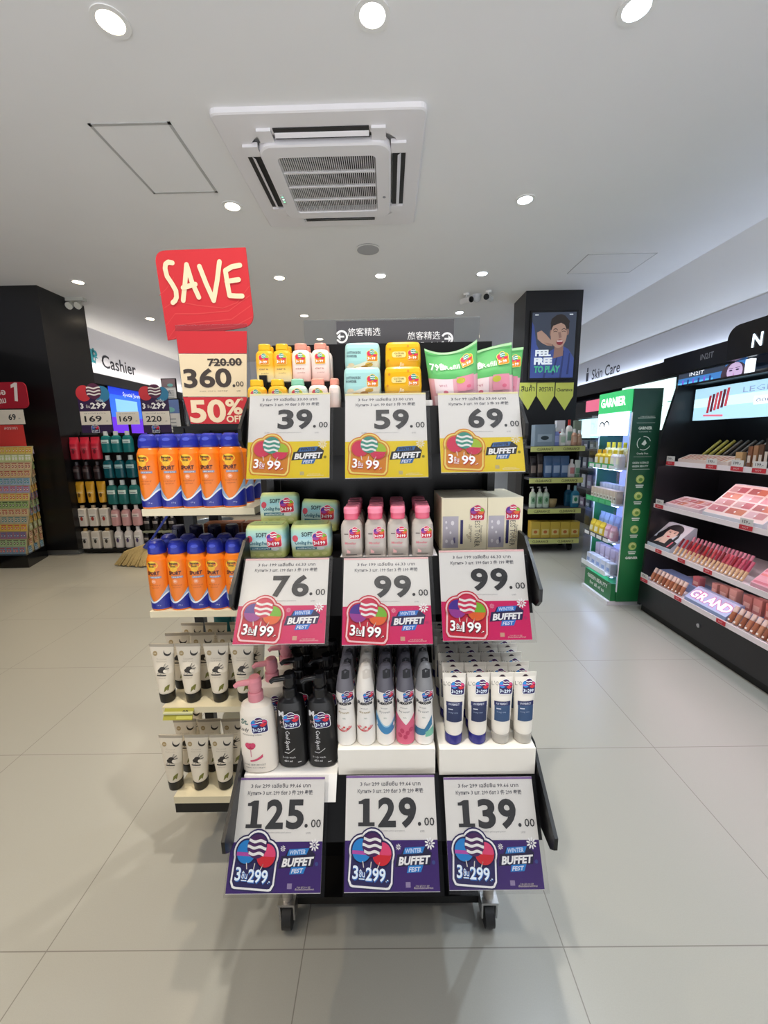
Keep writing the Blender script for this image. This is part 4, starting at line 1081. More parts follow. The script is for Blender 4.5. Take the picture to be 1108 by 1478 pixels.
def coco():
    t = thing('coconut_tube', 'x', 'tube')
    L = [(.026, .0180, .0180, 2), (.030, .0195, .0188, 2), (.080, .0250, .0140, 2.1), (.130, .0300, .0050, 2.3), (.147, .0318, .0014, 2.5), (.155, .0322, .0011, 3)]
    m = mat('coco_cream', '#e8deca', .38)
    MB().loft(L, m, 32).build('tube', t, False)
    MB().loft([(.1475, .0322, .0017, 3), (.1552, .0324, .0014, 3)], H('#b4aa98', .4), 32, cap=(False, False)).build('crimp', t, False)
    MB().loft([(0, .0165, .0165, 2), (.002, .0178, .0178, 2), (.024, .0192, .0190, 2), (.026, .0180, .0180, 2)], mat('cap_black', '#17150f', .3), 28).build('cap', t, False)
    F = Front(L); b = MB(); dk = H('#2c261e')
    b.disc(F, -.0165, .131, .0062, .0062, H('#b09868'), 16, .0005); b.text(F, '100', -.0165, .1295, .0035, H('#efe4c8'), bold=.02, l=.0009, res=1)
    P = [(.015+.0095*cos(a), .134+.0095*sin(a)) for a in [rad(q) for q in range(150, 361, 15)]] + [(.015+.0008+.0085*cos(a), .1372+.0075*sin(a)) for a in [rad(q) for q in range(345, 164, -15)]]
    b.poly(F, P, dk, .0006)
    b.text(F, 'Coconut', 0, .116, .0035, H('#b8ac94'), l=.0005, res=1, width=.026); b.text(F, 'hand cream', 0, .110, .003, H('#b8ac94'), l=.0005, res=1, width=.026)
    for x, z, rx, rz in ((.002, .092, .008, .006), (-.003, .088, .007, .005), (.006, .086, .007, .005)): b.disc(F, x, z, rx, rz, dk, 14, .0006)
    b.disc(F, .0095, .087, .0055, .0045, H('#efe6d4'), 12, .0009)
    for x0, z0, x1, z1 in ((.004, .096, .010, .106), (.007, .095, .016, .101), (.010, .092, .018, .094), (-.006, .086, -.010, .081), (.0, .083, -.003, .079)): b.bar(F(x0, z0, .0008), F(x1, z1, .0008), .0022, .0006, dk)
    b.rect(F, -.013, .011, .0745, .0775, dk, .0006, 6); b.text(F, 'nourishing formula', -.001, .068, .0028, H('#a89c84'), l=.0005, res=1, width=.02)
    b.poly(F, [(.003, .033), (.013, .036), (.0165, .050), (.013, .050), (.006, .045)], H('#7a7a30'), .0006)
    b.build('label_print', t, False)
    return Kind(t)
CT = coco()
for i, px in enumerate((244, 281, 320, 356)):
    x = at(px, 1018, .932).x
    CT.put((x, .932, SHZ[2]+.0003), .03*(i % 3-1), 'white coconut tube on black cap, %s of four in front, third shelf' % place_word(i, 4), 'coconut tubes')
    CT.put((x+.010, .990, SHZ[2]+.0003), .05, 'white coconut tube in the second row, third shelf, %s' % ('leftmost', 'left middle', 'right middle', 'rightmost')[i], 'coconut tubes')
    if i < 3: CT.put((x+.022, 1.048, SHZ[2]+.0003), -.03, 'white coconut tube in the back row, third shelf, %s' % place_word(i, 3), 'coconut tubes')
for i, px in enumerate((257, 293, 328)):
    x = at(px, 1150, .935).x
    CT.put((x, .935, SHZ[3]+.0003), .03*(i % 3-1), 'white coconut tube in front on the bottom shelf, %s of three' % place_word(i, 3), 'coconut tubes')
    CT.put((x+.008, .995, SHZ[3]+.0003), .04, 'white coconut tube, second row of the bottom shelf, %s' % place_word(i, 3), 'coconut tubes')
x = at(278, 1050, 1.05).x
CT.put((x, 1.055, SHZ[3]+.0003), 0, 'white coconut tube standing alone in the back row, bottom shelf', 'coconut tubes')
# white jug and teal pouches further back
p = at(345, 1060, 1.085)
t = thing('white_jug', 'white jug with grey cap at the back of the bottom shelf', 'bottle', (p.x, 1.085, SHZ[3]))
MB().loft([(0, .040, .026, 4), (.004, .042, .028, 4), (.105, .040, .027, 4), (.150, .020, .018, 3), (.156, .015, .015, 2)], H('#dfe0d4', .3), 28).build('jug', t, False)
MB().loft([(.156, .024, .020, 2.2), (.190, .024, .020, 2.2)], H('#8a8a84', .4), 18).build('cap', t, False)
for i, px in enumerate((322, 348)):
    p = at(px, 900, 1.10)
    t = thing('teal_bottle', 'teal bottle behind the coconut tubes on the third shelf, %s' % ('left', 'right')[i], 'bottle', (p.x, 1.103, SHZ[2]), 0, 'teal bottles')
    MB().loft([(0, .024, .014, 3), (.003, .026, .016, 3), (.185, .025, .015, 3), (.205, .014, .011, 2)], H('#2f7f8a', .2), 24).build('bottle', t, False)
    MB().loft([(.205, .012, .012, 2), (.222, .012, .012, 2)], H('#d8dcdc', .4), 16).build('cap', t, False)
# price tag clip on the third shelf
p0, p1 = at(236, 1022, .895), at(280, 1037, .895)
t = thing('shelf_price_tag', 'olive yellow price tag clipped on the third shelf edge', 'price tag', ((p0.x+p1.x)/2, .885, SHZ[2]-.012))
wd = (p1.x-p0.x)/2; Q = plane_map((0, 0, -.013), (1, 0, 0), (0, .55, .83))
b = MB().prism([(-wd, 0), (wd, 0), (wd, .030), (-wd, .030)], Q, .0016, H('#a8a23c', .45))
b.rect(Q, -wd*.1, wd*.98, .002, .010, H('#c4c05a'), .0004, 1); b.text(Q, '99', wd*.45, .012, .010, H('#3a3a20'), bold=.03, l=.0005)
b.build('tag_card', t, False)
MB().box(-wd, wd, .004, .0145, -.001, .003, H('#c8c8a0', .3)).build('clip', t, False)

# ---------------------------------------------------------------- SAVE board and its price card
RED = mat('save_red', '#c21e28', .55)
t = thing('save_sign', 'tilted red SAVE board with cream brush lettering above the price card', 'sign', (-.398, 1.0, 1.39))
YS = .985
C4 = [at(222, 362, YS), at(354, 357, YS), at(367, 470, YS), at(242, 491, YS)]
def rounded(P, R, n=7):
    out = []; k = len(P)
    for i, (p, r) in enumerate(zip(P, R)):
        if not r: out.append(p); continue
        a = (P[i-1]-p).normalized(); c = (P[(i+1) % k]-p).normalized()
        s, e = p+a*r, p+c*r
        out += [(s*(1-q)**2 + p*2*q*(1-q) + e*q*q) for q in [j/n for j in range(n+1)]]
    return out
P = rounded(C4, [.026, 0, .028, 0])[::-1]
M = plane_map((0, YS, 0))
MB().prism([(p.x, p.z) for p in P], M, .004, RED).build('board', t)
b = MB()
for P_ in ([(150, 430), (200, 380), (250, 300)], [(180, 520), (260, 470), (420, 500), (600, 520), (700, 480), (790, 360)], [(200, 640), (260, 560), (420, 560), (640, 540), (790, 430)], [(215, 730), (280, 640), (440, 620), (660, 600), (800, 500)], [(240, 740), (330, 690), (480, 670), (680, 650), (810, 580)]):
    pts = [at(200+.203*x, 340+.203*y, YS) for x, y in P_]
    for a, c in zip(pts, pts[1:]): b.add([M(a.x, a.z, .0003), M(c.x, c.z, .0003), M(c.x, c.z+.0022, .0003), M(a.x, a.z+.0022, .0003)], [(0, 1, 2, 3)], H('#cc3a3a', .55))
b.build('wave_pattern', t)
def strokes(b, M, L, w_, m, l):
    for pts in L:
        for i, p in enumerate(pts):
            l += .00006
            b.disc(M, p[0], p[1], w_/2, w_/2, m, 12, l)
            l += .00006
            if i:
                a = pts[i-1]; d = Vector((p[0]-a[0], p[1]-a[1])); d.normalize(); nx, nz = -d.y*w_/2, d.x*w_/2
                b.add([M(a[0]+nx, a[1]+nz, l), M(a[0]-nx, a[1]-nz, l), M(p[0]-nx, p[1]-nz, l), M(p[0]+nx, p[1]+nz, l)], [(0, 1, 2, 3)], m)
CRM = H('#e6d0ac', .55)
for nm, L in (('S', [[(240, 195), (212, 190), (193, 205), (190, 235), (203, 290), (240, 345), (268, 395), (272, 440), (262, 465), (246, 478)]]),
              ('A', [[(318, 462), (332, 330), (342, 208)], [(342, 208), (380, 330), (430, 440)], [(318, 372), (405, 348)]]),
              ('V', [[(433, 220), (480, 340), (535, 463)], [(535, 463), (560, 320), (576, 188)]]),
              ('E', [[(720, 212), (665, 222), (618, 250)], [(618, 250), (632, 340), (648, 428)], [(628, 328), (712, 315)], [(648, 428), (700, 432), (738, 432)]])):
    b = MB()
    strokes(b, M, [[(lambda q: (q.x, q.z))(at(200+.203*x, 340+.203*y, YS)) for x, y in pts] for pts in L], .0105, CRM, .0006)
    b.build('save_letter', t)
MB().box(-.40, -.394, .9895, .996, 1.19, 1.42, ACRYL).build('clear_stem', t)

YC = .972
t = thing('price_card', 'tall red and white 360.00 half-price card below the SAVE board', 'price card', (-.39, YC, 1.20))
M = plane_map((0, YC, 0))
q = lambda x, y: (lambda p: (p.x, p.z))(at(200+.203*x, 340+.203*y, YC))
b = MB()
P0 = [q(*c) for c in ((366, 1340), (770, 1330), (770, 690), (262, 690))]
def zone(y0, y1, xl0, xl1, m, name, l):
    P = [q(xl1, y1), q(768, y1), q(768, y0), q(xl0, y0)]
    return MB().prism(P, M, .0012, m)
zone(680, 838, 262, 284, RED, 'header', 0).build('red_header', t)
zone(842, 1145, 284, 316, H('#dfcca8', .55), 'sheet', 0).build('sheet', t)
zone(1149, 1338, 316, 372, RED, 'footer', 0).build('red_footer', t)
b = MB(); ink = H('#3a302a', .5)
x, z = q(735, 922); k = .203/FPX*.985
b.text(M, '720.00', x, z, .0155, ink, 'R', bold=.035, l=.0005, res=3, width=.079)
a, c = q(508, 905), q(738, 900); b.rect(M, a[0], c[0], a[1]-.0009, a[1]+.0009, ink, .0006, 1)
x, z = q(665, 1072); b.text(M, '360', x, z, .0395, ink, 'R', bold=.03, l=.0005, res=4, width=.1117)
x, z = q(678, 1068); b.disc(M, x, z, .0034, .0034, ink, 12, .0005)
x, z = q(748, 1072); b.text(M, '00', x, z, .0113, ink, 'R', bold=.01, l=.0005, res=2, width=.018)
x, z = q(535, 1108); b.text(M, 'sun care spray', x, z, .0026, ink, l=.0005, res=1, width=.066)
x, z = q(712, 1110); b.text(M, 'บาท', x, z, .004, ink, l=.0005, res=1)
b.build('price_figures', t)
b = MB()
x, z = q(370, 1325); b.text(M, '50', x, z, .049, CRM, 'L', bold=.03, l=.0005, res=4, width=.086)
x, z = q(682, 1268); b.text(M, '%', x, z, .033, CRM, bold=.03, l=.0005, res=3, width=.0395)
x, z = q(736, 1190); b.text(M, '*', x, z, .012, CRM, l=.0005)
x, z = q(686, 1325); b.text(M, 'OFF', x, z, .0145, CRM, bold=.03, l=.0005, res=3, width=.0395)
b.build('discount_lettering', t)
a, c = q(256, 636), q(768, 636); d = q(372, 1342)
b = MB().box(a[0], c[0], YC+.0016, YC+.0032, d[1], a[1], ACRYL); b.build('acrylic_holder', t)
MB().box(d[0]-.006, c[0]+.004, YC+.004, YC+.010, d[1]-.015, d[1]+.032, BKM).build('holder_foot', t)
MB().bar((-.385, YC+.010, 1.20), (-.385, 1.134, 1.20), .02, .008, BKM).build('support_arm', t)

# ================================================================ left background
# --- lettering and screen on the left wall
XC = XL+.0505
p = atx(136, 514, XC)
t = thing('cashier_sign', 'dark Cashier lettering with teal currency mark on the left fascia', 'sign', (XC, 6.1, 2.2))
M = plane_map((XC, 0, 0), (0, 1, 0), (0, 0, 1))
a = atx(134, 522, XC); c = atx(148, 530, XC); d = atx(196, 537, XC); h1 = atx(150, 508, XC).z - atx(150, 526, XC).z
b = MB(); b.text(M, 'Cashier', c.y, c.z, h1, H('#2a2a34', .5), 'L', bold=.012, l=.002, res=3, width=d.y-c.y); b.build('lettering', t)
b = MB(); lg = [atx(q_, 523, XC) for q_ in (132, 142)]; b.text(M, '฿', (lg[0].y+lg[1].y)/2, lg[0].z, h1*1.0, H('#3a9aa8', .5), bold=.03, l=.002, res=3, width=lg[1].y-lg[0].y); b.build('currency_mark', t)
pt = thing('wall_screen', 'blue advert screen on the dark left wall under the cashier sign', 'screen', (XL+.02, 6.0, 1.5))
a = [atx(*q_, XL+.03) for q_ in ((155, 553), (207, 569), (158, 622))]
y0, y1, z1 = a[0].y, a[1].y, (a[0].z+a[1].z)/2; z0 = 1.32
MB().box(XL+.001, XL+.028, y0-.03, y1+.03, z0-.03, z1+.03, BLK_G).build('bezel', pt)
M = plane_map((XL+.0285, 0, 0), (0, 1, 0), (0, 0, 1)); E_ = lambda c, e=1.0: mat('screen_' + c.strip('#'), c, .3, emit=e)
b = MB().rect(M, y0, y1, z0, z1, E_('#2f62d8', 1.1), 0, 1)
b.rect(M, y0, y1, z1-.17*(z1-z0), z1, E_('#1f3cc8', 1.1), .001, 1)
b.rect(M, y0+.12, y1-.2, z0+.3, z1-.26*(z1-z0), E_('#7ab0e8', 1.1), .001, 1)
b.rect(M, y0, y1, z0, z0+.22, E_('#5a2ac0', 1.1), .001, 1)
b.poly(M, [(y0+.2, z1-.4), (y0+.28, z1-.4), (y0+.75, z0+.2), (y0+.62, z0+.2)], E_('#2c5aa0', 1.0), .0015)
b.text(M, 'Special Journey', (y0+y1)/2+.15, z1-.11, .06, E_('#dfe8ff', 1.2), l=.002, res=1)
b.build('display', pt)

# --- hanging strips of bottles
YR = 4.22
rk = thing('hanging_rack', 'black hanging display rack with rows of bottles beside the pillar', 'display rack', (-2.75, YR+.15, 0))
a0, a1 = -3.262, at(262, 700, YR).x
MB().box(a0, a1, YR+.15, YR+.18, .02, at(150, 627, YR).z, BKM).build('back_board', rk)
for z in (.02,): MB().box(a0, a1, YR-.06, YR+.15, .02, .05, BKM).build('base_tray', rk)
for i in range(4):
    x = a0+(a1-a0)*i/3; MB().box(x-.012 if i else x, x+.012, YR+.13, YR+.15, 0, at(150, 625, YR).z+.02, BKM).build('rail', rk)
MB().box(a0, a1, YR+.11, YR+.15, at(150, 627, YR).z-.02, at(150, 627, YR).z, BKM).build('top_bar', rk)
def rackbottle(kind, w_, h_):
    t = thing(kind[0], 'x', kind[1])
    body, cap, shape = kind[2], kind[3], kind[4]
    bm = clear_mat('wash_' + body.strip('#'), body, .1, .55, body) if shape == 'clear' else H(body, .3)
    if shape == 'pouch': L = [(0, w_*.42, .03, 3), (.01, w_*.46, .036, 3), (h_*.7, w_*.47, .03, 3), (h_*.86, w_*.47, .012, 3), (h_*.99, w_*.47, .003, 4)]
    elif shape == 'tube': L = [(0, w_*.32, .03, 2), (.01, w_*.33, .032, 2), (h_*.85, w_*.46, .016, 2.5), (h_*.99, w_*.47, .003, 3)]
    elif shape == 'box': L = [(0, w_*.44, .034, 8), (.004, w_*.45, .036, 8), (h_*.80, w_*.45, .036, 8), (h_*.84, w_*.3, .03, 4)]
    else: L = [(0, w_*.40, .032, 2.8), (.008, w_*.45, .036, 2.8), (h_*.60, w_*.45, .036, 2.8), (h_*.72, w_*.38, .032, 2.6), (h_*.78, w_*.22, .022, 2)]
    MB().loft(L, bm, 20).build('container', t, False)
    if shape in ('clear', 'bottle', 'box'): MB().loft([(L[-1][0], w_*.20, w_*.20, 2), (h_*.97, w_*.19, w_*.19, 2)], H(cap, .3), 14).build('cap', t, False)
    F = Front(L); b = MB()
    lab = kind[5]
    b.rect(F, -w_*.36, w_*.36, h_*.42, h_*.58, H(lab, .4), .002)
    if kind[6]: b.disc(F, 0, h_*.36, w_*.14, h_*.10, H(kind[6], .4), 12, .003)
    b.rect(F, -w_*.25, w_*.25, h_*.46, h_*.485, H('#3a4a50' if shape != 'tube' else '#e8d8d0'), .003)
    b.build('label', t, False)
    return Kind(t)
RB = {
 'red': ('shampoo_pouch', 'pouch', '#c8283e', '#e8c8c8', 'pouch', '#d84a5a', '#7a1828', 'red shampoo pouch'),
 'black': ('shampoo_bottle', 'bottle', '#241418', '#4a4448', 'bottle', '#5a4a4a', None, 'black shampoo bottle'),
 'yellow': ('shampoo_tube', 'tube', '#dba42a', '#c89018', 'tube', '#e8bc50', '#6a4a14', 'yellow shampoo pouch'),
 'wred': ('soap_pack', 'pack', '#e4ddd2', '#c8b090', 'box', '#f0ece4', '#a83a30', 'white soap pack with red dot'),
 'wblk': ('soap_pack', 'pack', '#e4ddd2', '#c8a870', 'box', '#f0ece4', '#35322e', 'white soap pack with black dot'),
 'teal1': ('mouthwash_bottle', 'bottle', '#2f9c9e', '#e0e4e4', 'clear', '#cfe8e4', None, 'bright teal mouthwash bottle'),
 'teal2': ('mouthwash_bottle', 'bottle', '#1c6e7c', '#c8d0d0', 'clear', '#a8ccd0', None, 'dark teal mouthwash bottle'),
 'teal3': ('mouthwash_bottle', 'bottle', '#3f9490', '#d8e0de', 'clear', '#dcefe8', None, 'sea green mouthwash bottle'),
 'pink': ('lotion_bottle', 'bottle', '#d8a4a4', '#e8dcd8', 'bottle', '#f0dcd8', None, 'pink lotion bottle'),
 'white': ('lotion_bottle', 'bottle', '#e2dcda', '#e8e4e2', 'bottle', '#f6f4f2', '#5a4a7a', 'white lotion bottle'),
}
sc = .1759
ROWS = [('red', (62, 148, 234), 515, 700, 78), ('black', (80, 158, 247), 715, 862, 66), ('yellow', (105, 190, 280), 878, 1052, 80), ('wred', (132, 220, 310), 1070, 1242, 80), ('wblk', (155, 243, 332), 1258, 1425, 80),
        ('teal1', (318, 400, 492), 462, 642, 84), ('teal2', (338, 430, 522), 660, 850, 88), ('teal3', (370, 458, 550), 862, 1064, 90), ('pink', (395, 480, 565), 1068, 1240, 78), ('white', (425, 505, 582), 1242, 1420, 74)]
for key, xs, yt, yb, wpx in ROWS:
    k = RB[key]
    a, c = at(100+sc*xs[1], 540+sc*yb, YR), at(100+sc*xs[1], 540+sc*yt, YR)
    K = rackbottle(k, wpx*sc/FPX*YR*1.0, c.z-a.z)
    for i, x in enumerate(xs):
        q_ = at(100+sc*x, 540+sc*yb, YR)
        K.put((q_.x, YR + .001*i, max(.052, a.z)), 0, k[7] + ', %s of three on the rack' % place_word(i, 3), k[7] + 's on the hanging rack')
# dark bottles on the last strip
K = rackbottle(('tonic_bottle', 'bottle', '#1c1a20', '#b8b4b0', 'bottle', '#b8b0ac', None), .075, .17)
for r_, py in enumerate((793, 764)):
    for i, px in enumerate((215, 227, 239, 250)):
        q_ = at(px, py, YR+.05)
        K.put((q_.x, YR+.05, max(.052, q_.z)), 0, 'small dark tonic bottle, %s row, %s of four' % (('lower', 'upper')[r_], place_word(i, 4)), 'dark tonic bottles')
g = at(227, 766, YR); MB().box(at(205, 764, YR).x, a1, YR+.0, YR+.1495, g.z-.022, g.z-.004, H('#9aa08a', .4)).build('price_ledge', rk)

# topper signs on the rack
def topper(lab, x0, x1, y0, y1, price, full=True):
    A, B_ = at(x0, y1, YR), at(x1, y0, YR)
    t = thing('topper_sign', lab, 'sign', ((A.x+B_.x)/2, YR, A.z), 0, 'price toppers on the hanging rack')
    M = plane_map((0, YR, 0)); w_ = B_.x-A.x; h_ = B_.z-A.z; cx = (A.x+B_.x)/2
    sh = A.z; zp = sh+h_*(.44 if full else 1)
    if full:
        b = MB(); b.prism([(A.x, sh), (B_.x, sh), (B_.x, sh+h_*.82), (A.x, sh+h_*.82)], M, .01, H('#35204e', .5))
        for x, z, r, c in ((-.28, .84, .25, '#cf3a44'), (.30, .82, .25, '#3a86b0'), (.05, .88, .25, '#5a2a4a')): b.disc(M, cx+x*w_, sh+z*h_, r*w_, r*w_, H(c), 20, .001+.0006*(x == .05))
        for zz in (-.1, 0, .1): b.strip(M, cx+(.05-.22)*w_, cx+(.05+.22)*w_, lambda x: sh+.88*h_+zz*w_+.02*w_*sin(x*60)-.02*w_, lambda x: sh+.88*h_+zz*w_+.02*w_*sin(x*60)+.025*w_, H('#f2f0ee'), 10, .0025)
        b.build('board', t)
        b = MB(); tw = H('#ffffff')
        b.text(M, '3', cx-.38*w_, sh+.52*h_, .11*h_, tw, bold=.04, l=.003, res=1); b.text(M, 'ชิ้น', cx-.19*w_, sh+.53*h_, .06*h_, tw, l=.003, res=1); b.text(M, '299', cx+.15*w_, sh+.52*h_, .12*h_, tw, bold=.04, l=.003, res=1, width=.52*w_)
        b.text(M, 'ทุกชิ้น', cx+.2*w_, sh+.66*h_, .05*h_, tw, l=.003, res=1)
        b.build('offer_lettering', t)
        b = MB(); badge(b, lambda x, z, l=0: M(x, z, l+.002), cx-.05*w_, sh+.085*h_, .17*h_, 'purple', '299', 0, .0004, True); b.build('lollipop_badge', t)
    z0, z1 = (sh+.17*h_, sh+.46*h_) if full else (sh, sh+h_)
    b = MB().prism([(A.x+.02*w_, z0), (B_.x, z0), (B_.x, z1), (A.x+.02*w_, z1)], plane_map((0, YR-.003, 0)), .002, H('#f0e9dc', .5)); b.build('sheet', t)
    b = MB(); M2 = plane_map((0, YR-.0034, 0)); hh = z1-z0
    b.text(M2, price, cx-.08*w_, z0+.24*hh, .42*hh, INK, bold=.02, res=2, width=.56*w_); b.text(M2, '.00', cx+.36*w_, z0+.22*hh, .1*hh, INK, res=1); b.text(M2, 'special price', cx, z0+.82*hh, .09*hh, GREYP, res=1, width=.7*w_)
    b.build('price_figures', t)
    zs = at(150, 627, YR).z
    MB().box(cx-.012, cx+.012, YR+.012, YR+.02, min(zs-.015, sh), sh+h_*.6, BKM).build('stem', t)
    MB().bar((cx, YR+.016, zs-.006), (cx, YR+.11, zs-.006), .02, .008, BKM).build('bracket', t)
topper('purple balloon topper sign priced 169 above the red pouches', 119, 154, 556, 625, '169')
topper('plain white 169 price sheet above the teal bottles', 169, 200, 594, 613, '169', False)
topper('purple balloon topper sign priced 220 beside the white poster', 208, 240, 556, 625, '220')
# posters standing behind
def poster(lab, x0, x1, y0, y1, Y, top, tilt=0):
    A, B_ = at(x0, y1, Y), at(x1, y0, Y)
    t = thing('poster_stand', lab, 'poster', ((A.x+B_.x)/2, Y, 0))
    b = MB().box(A.x, B_.x, Y, Y+.02, A.z, B_.z, BKM); b.build('frame', t)
    M = plane_map((0, Y-.0005, 0)); w_ = B_.x-A.x; h_ = B_.z-A.z
    b = MB().rect(M, A.x+.05*w_, B_.x-.05*w_, A.z+.03*h_, B_.z-.03*h_, H('#dfe4ec', .4), 0, 1)
    b.rect(M, A.x+.05*w_, B_.x-.05*w_, B_.z-.42*h_, B_.z-.03*h_, H(top, .4), .001, 1)
    for i in range(4): b.rect(M, A.x+.15*w_, B_.x-.2*w_, A.z+(.1+.1*i)*h_, A.z+(.13+.1*i)*h_, H('#9aa4b4'), .001, 1)
    b.disc(M, A.x+.6*w_, B_.z-.32*h_, .2*w_, .08*h_, H('#7ac0c8'), 12, .0015); b.text(M, 'A', (A.x+B_.x)/2, A.z+.25*h_, .2*h_, H('#3a4a60'), l=.0015, res=1)
    b.build('print', t)
    MB().box((A.x+B_.x)/2-.015, (A.x+B_.x)/2+.015, Y+.005, Y+.018, 0, A.z, BKM).build('stem', t)
    MB().box((A.x+B_.x)/2-.12, (A.x+B_.x)/2+.12, Y-.08, Y+.10, 0, .012, BKM).build('base', t)
poster('white and blue framed poster stand left of the 360.00 card', 224, 259, 575, 626, 4.62, '#6a86c8')
poster('small framed portrait notice in front of the cashier fascia', 235, 253, 546, 577, 5.3, '#8a7a86')
t = thing('cashier_counter', 'dark cashier counter behind the hanging rack', 'counter', (-2.2, 6.6, 0))
MB().box(-3.3, -1.1, 6.3, 6.9, 0, 1.0, H('#2c2c30', .4)).build('body', t)
MB().box(-3.34, -1.06, 6.26, 6.94, 1.0, 1.04, H('#b8b8ba', .3)).build('top', t)

# --- bucket and broom
t = thing('metal_bucket', 'ribbed galvanized metal bucket on the floor behind the spray cans', 'bucket', (at(311, 760, 3.85).x, 3.85, 0))
GAL = mat('galvanized', '#a8aeb2', .35, .85)
b = MB(); prof = [(0, .125), (.01, .13)]
for k in range(9): prof += [(.03+.04*k, .133+.0035*k), (.045+.04*k, .139+.0035*k), (.055+.04*k, .139+.0035*k)]
prof += [(.40, .168), (.41, .174)]
b.loft([(z, r_, r_, 2) for z, r_ in prof], GAL, 32, cap=(True, False)); b.loft([(.405, .165, .165, 2), (.03, .128, .128, 2)], GAL, 32, cap=(False, True)); b.build('shell', t, False)
b = MB(); b.tube([(.172*cos(PI+PI*k/12), -.06*sin(PI*k/12), .39-.10*sin(PI*k/12)) for k in range(13)], .005, GAL, 8); b.build('handle', t, False)
J, T = at(213, 788, 3.74), at(270, 700, 4.0)
TL, TR_ = at(168, 806, 3.74), at(209, 815, 3.66)
TL.z = .004; TR_.z = .004
t = thing('broom', 'straw broom with blue handle resting bristles down on the floor', 'broom', (J.x, J.y, 0))
b = MB(); STR = noisy('broom_straw', '#dcc68e', '#b89c60', 60, .8); n = 26; rnd = random.Random(3)
for layer in (-1, 0, 1):
    for k in range(n):
        u = k/(n-1); e = TL.lerp(TR_, u) + Vector((rnd.uniform(-.012, .012), layer*.022, rnd.uniform(0, .015)))
        s = J + Vector(((u-.5)*.05, layer*.012, (.5-u)*.03)); m_ = s.lerp(e, .55) + Vector((-.03*(1-u), 0, .035*(1-u)))
        b.tube([s, m_, e], [.006, .010, .008], STR, 5)
b.build('bristles', t)
b = MB(); d = (T-J).normalized(); b.tube([J-d*.03, J+d*.02, J+d*.07], [.032, .028, .014], H('#2a3a90', .4), 12); b.build('ferrule', t)
MB().tube([J+d*.05, J+d*1.0], .011, mat('broom_handle_blue', '#2c3f98', .35), 10).build('handle', t)

# --- rack of small carded accessories at the left edge
t = thing('accessory_rack', 'black-based tapered rack covered in colourful carded accessories', 'display rack', (-3.75, 3.95, 0))
FR, SD = -3.46, -3.60       # front right corner x, rear right corner x
Pb = [(-3.86, 3.70), (FR, 3.70), (SD, 4.09), (-3.86, 4.09)]
Mz = lambda x, y, l=0: Vector((x, y, .125+l))
MB().prism(Pb, Mz, .125, BLK_G).build('base', t)
B0 = [Vector((-3.86, 3.745, .125)), Vector((FR-.045, 3.745, .125)), Vector((SD-.02, 4.085, .125)), Vector((-3.86, 4.085, .125))]
p = at(46, 632, 3.86)
B1 = [Vector((-3.86, 3.86, 1.155)), Vector((p.x, 3.86, 1.155)), Vector((-3.585, 4.085, 1.155)), Vector((-3.86, 4.085, 1.155))]
MB().add(B0+B1, [(3, 2, 1, 0), (4, 5, 6, 7), (0, 1, 5, 4), (1, 2, 6, 5), (2, 3, 7, 6), (3, 0, 4, 7)], H('#c8b890', .6)).build('core', t)
CARDS = [('#e0c86a', '#d8863a'), ('#cfd89a', '#eef0e0'), ('#e2c8a0', '#a83a34'), ('#e0c090', '#b04038'), ('#a8bcd0', '#2a8a94'), ('#b8a8c8', '#c84a50'), ('#e6cf7c', '#d05a3a'), ('#a8c480', '#3a4a2a'), ('#e4cca0', '#b84a30'), ('#c8c0a8', '#1f7f86'), ('#e8c860', '#d8504a'), ('#a87a90', '#4a7ab0'), ('#b4d09a', '#5a4a3a'), ('#8aa8c0', '#d04a44')]
KN = ['yellow', 'pale green', 'red-patterned cream', 'brick red', 'teal and blue', 'lilac', 'bright yellow', 'leaf green', 'orange-brown', 'dark teal', 'golden', 'mauve', 'mint', 'blue and red']
NR = 14
kinds = []
for r_ in range(NR):
    t = thing('accessory_card', 'x', 'carded accessory')
    c1, c2 = CARDS[r_]
    b = MB().prism([(-.030, 0), (.030, 0), (.030, .066), (-.030, .066)], plane_map((0, 0, 0)), .003, H(c1, .45)); b.build('card', t, False)
    b = MB(); M = plane_map((0, 0, 0))
    for x in (-.014, .014): b.disc(M, x, .03, .010, .015, H(c2, .4), 10, .001); b.disc(M, x, .03, .006, .006, H('#f0e8d8'), 8, .002)
    b.rect(M, -.024, .024, .052, .060, H(c2, .4), .001, 1)
    b.build('clip_pair', t, False)
    kinds.append(Kind(t))
GA = 'carded accessories on the tapered rack'
for r_ in range(NR):
    v = (r_+.08)/NR
    L0, L1 = B1[0].lerp(B0[0], (r_+.96)/NR), B1[1].lerp(B0[1], (r_+.96)/NR)
    tilt = math.atan2(B1[0].y-B0[0].y, 1.03)
    for c in range(5):
        x = L1.x - .034 - .064*c
        kinds[r_].put((x, L1.y-.006, L1.z), 0, '%s accessory card, %s row from top, %s from the corner' % (KN[r_], ORD[r_], ORD[c]), GA, rot=(-tilt, 0, 0))
    S0, S1 = L1, B1[2].lerp(B0[2], (r_+.96)/NR)
    d = (S1-S0); d.z = 0; ang = math.atan2(d.y, d.x); L_ = d.length
    nrm = Vector((d.y, -d.x, 0)).normalized()
    for c in range(3 if L_ > .27 else 2):
        q_ = S0 + d*((c+.5)/(3 if L_ > .27 else 2)) + nrm*.012
        kinds[(r_+5) % NR].put((q_.x, q_.y, q_.z), 0, '%s accessory card on the slanted side, %s row, %s' % (KN[(r_+5) % NR], ORD[r_], ('near', 'middle', 'far')[c]), GA, rot=(-tilt*.4, 0, ang))
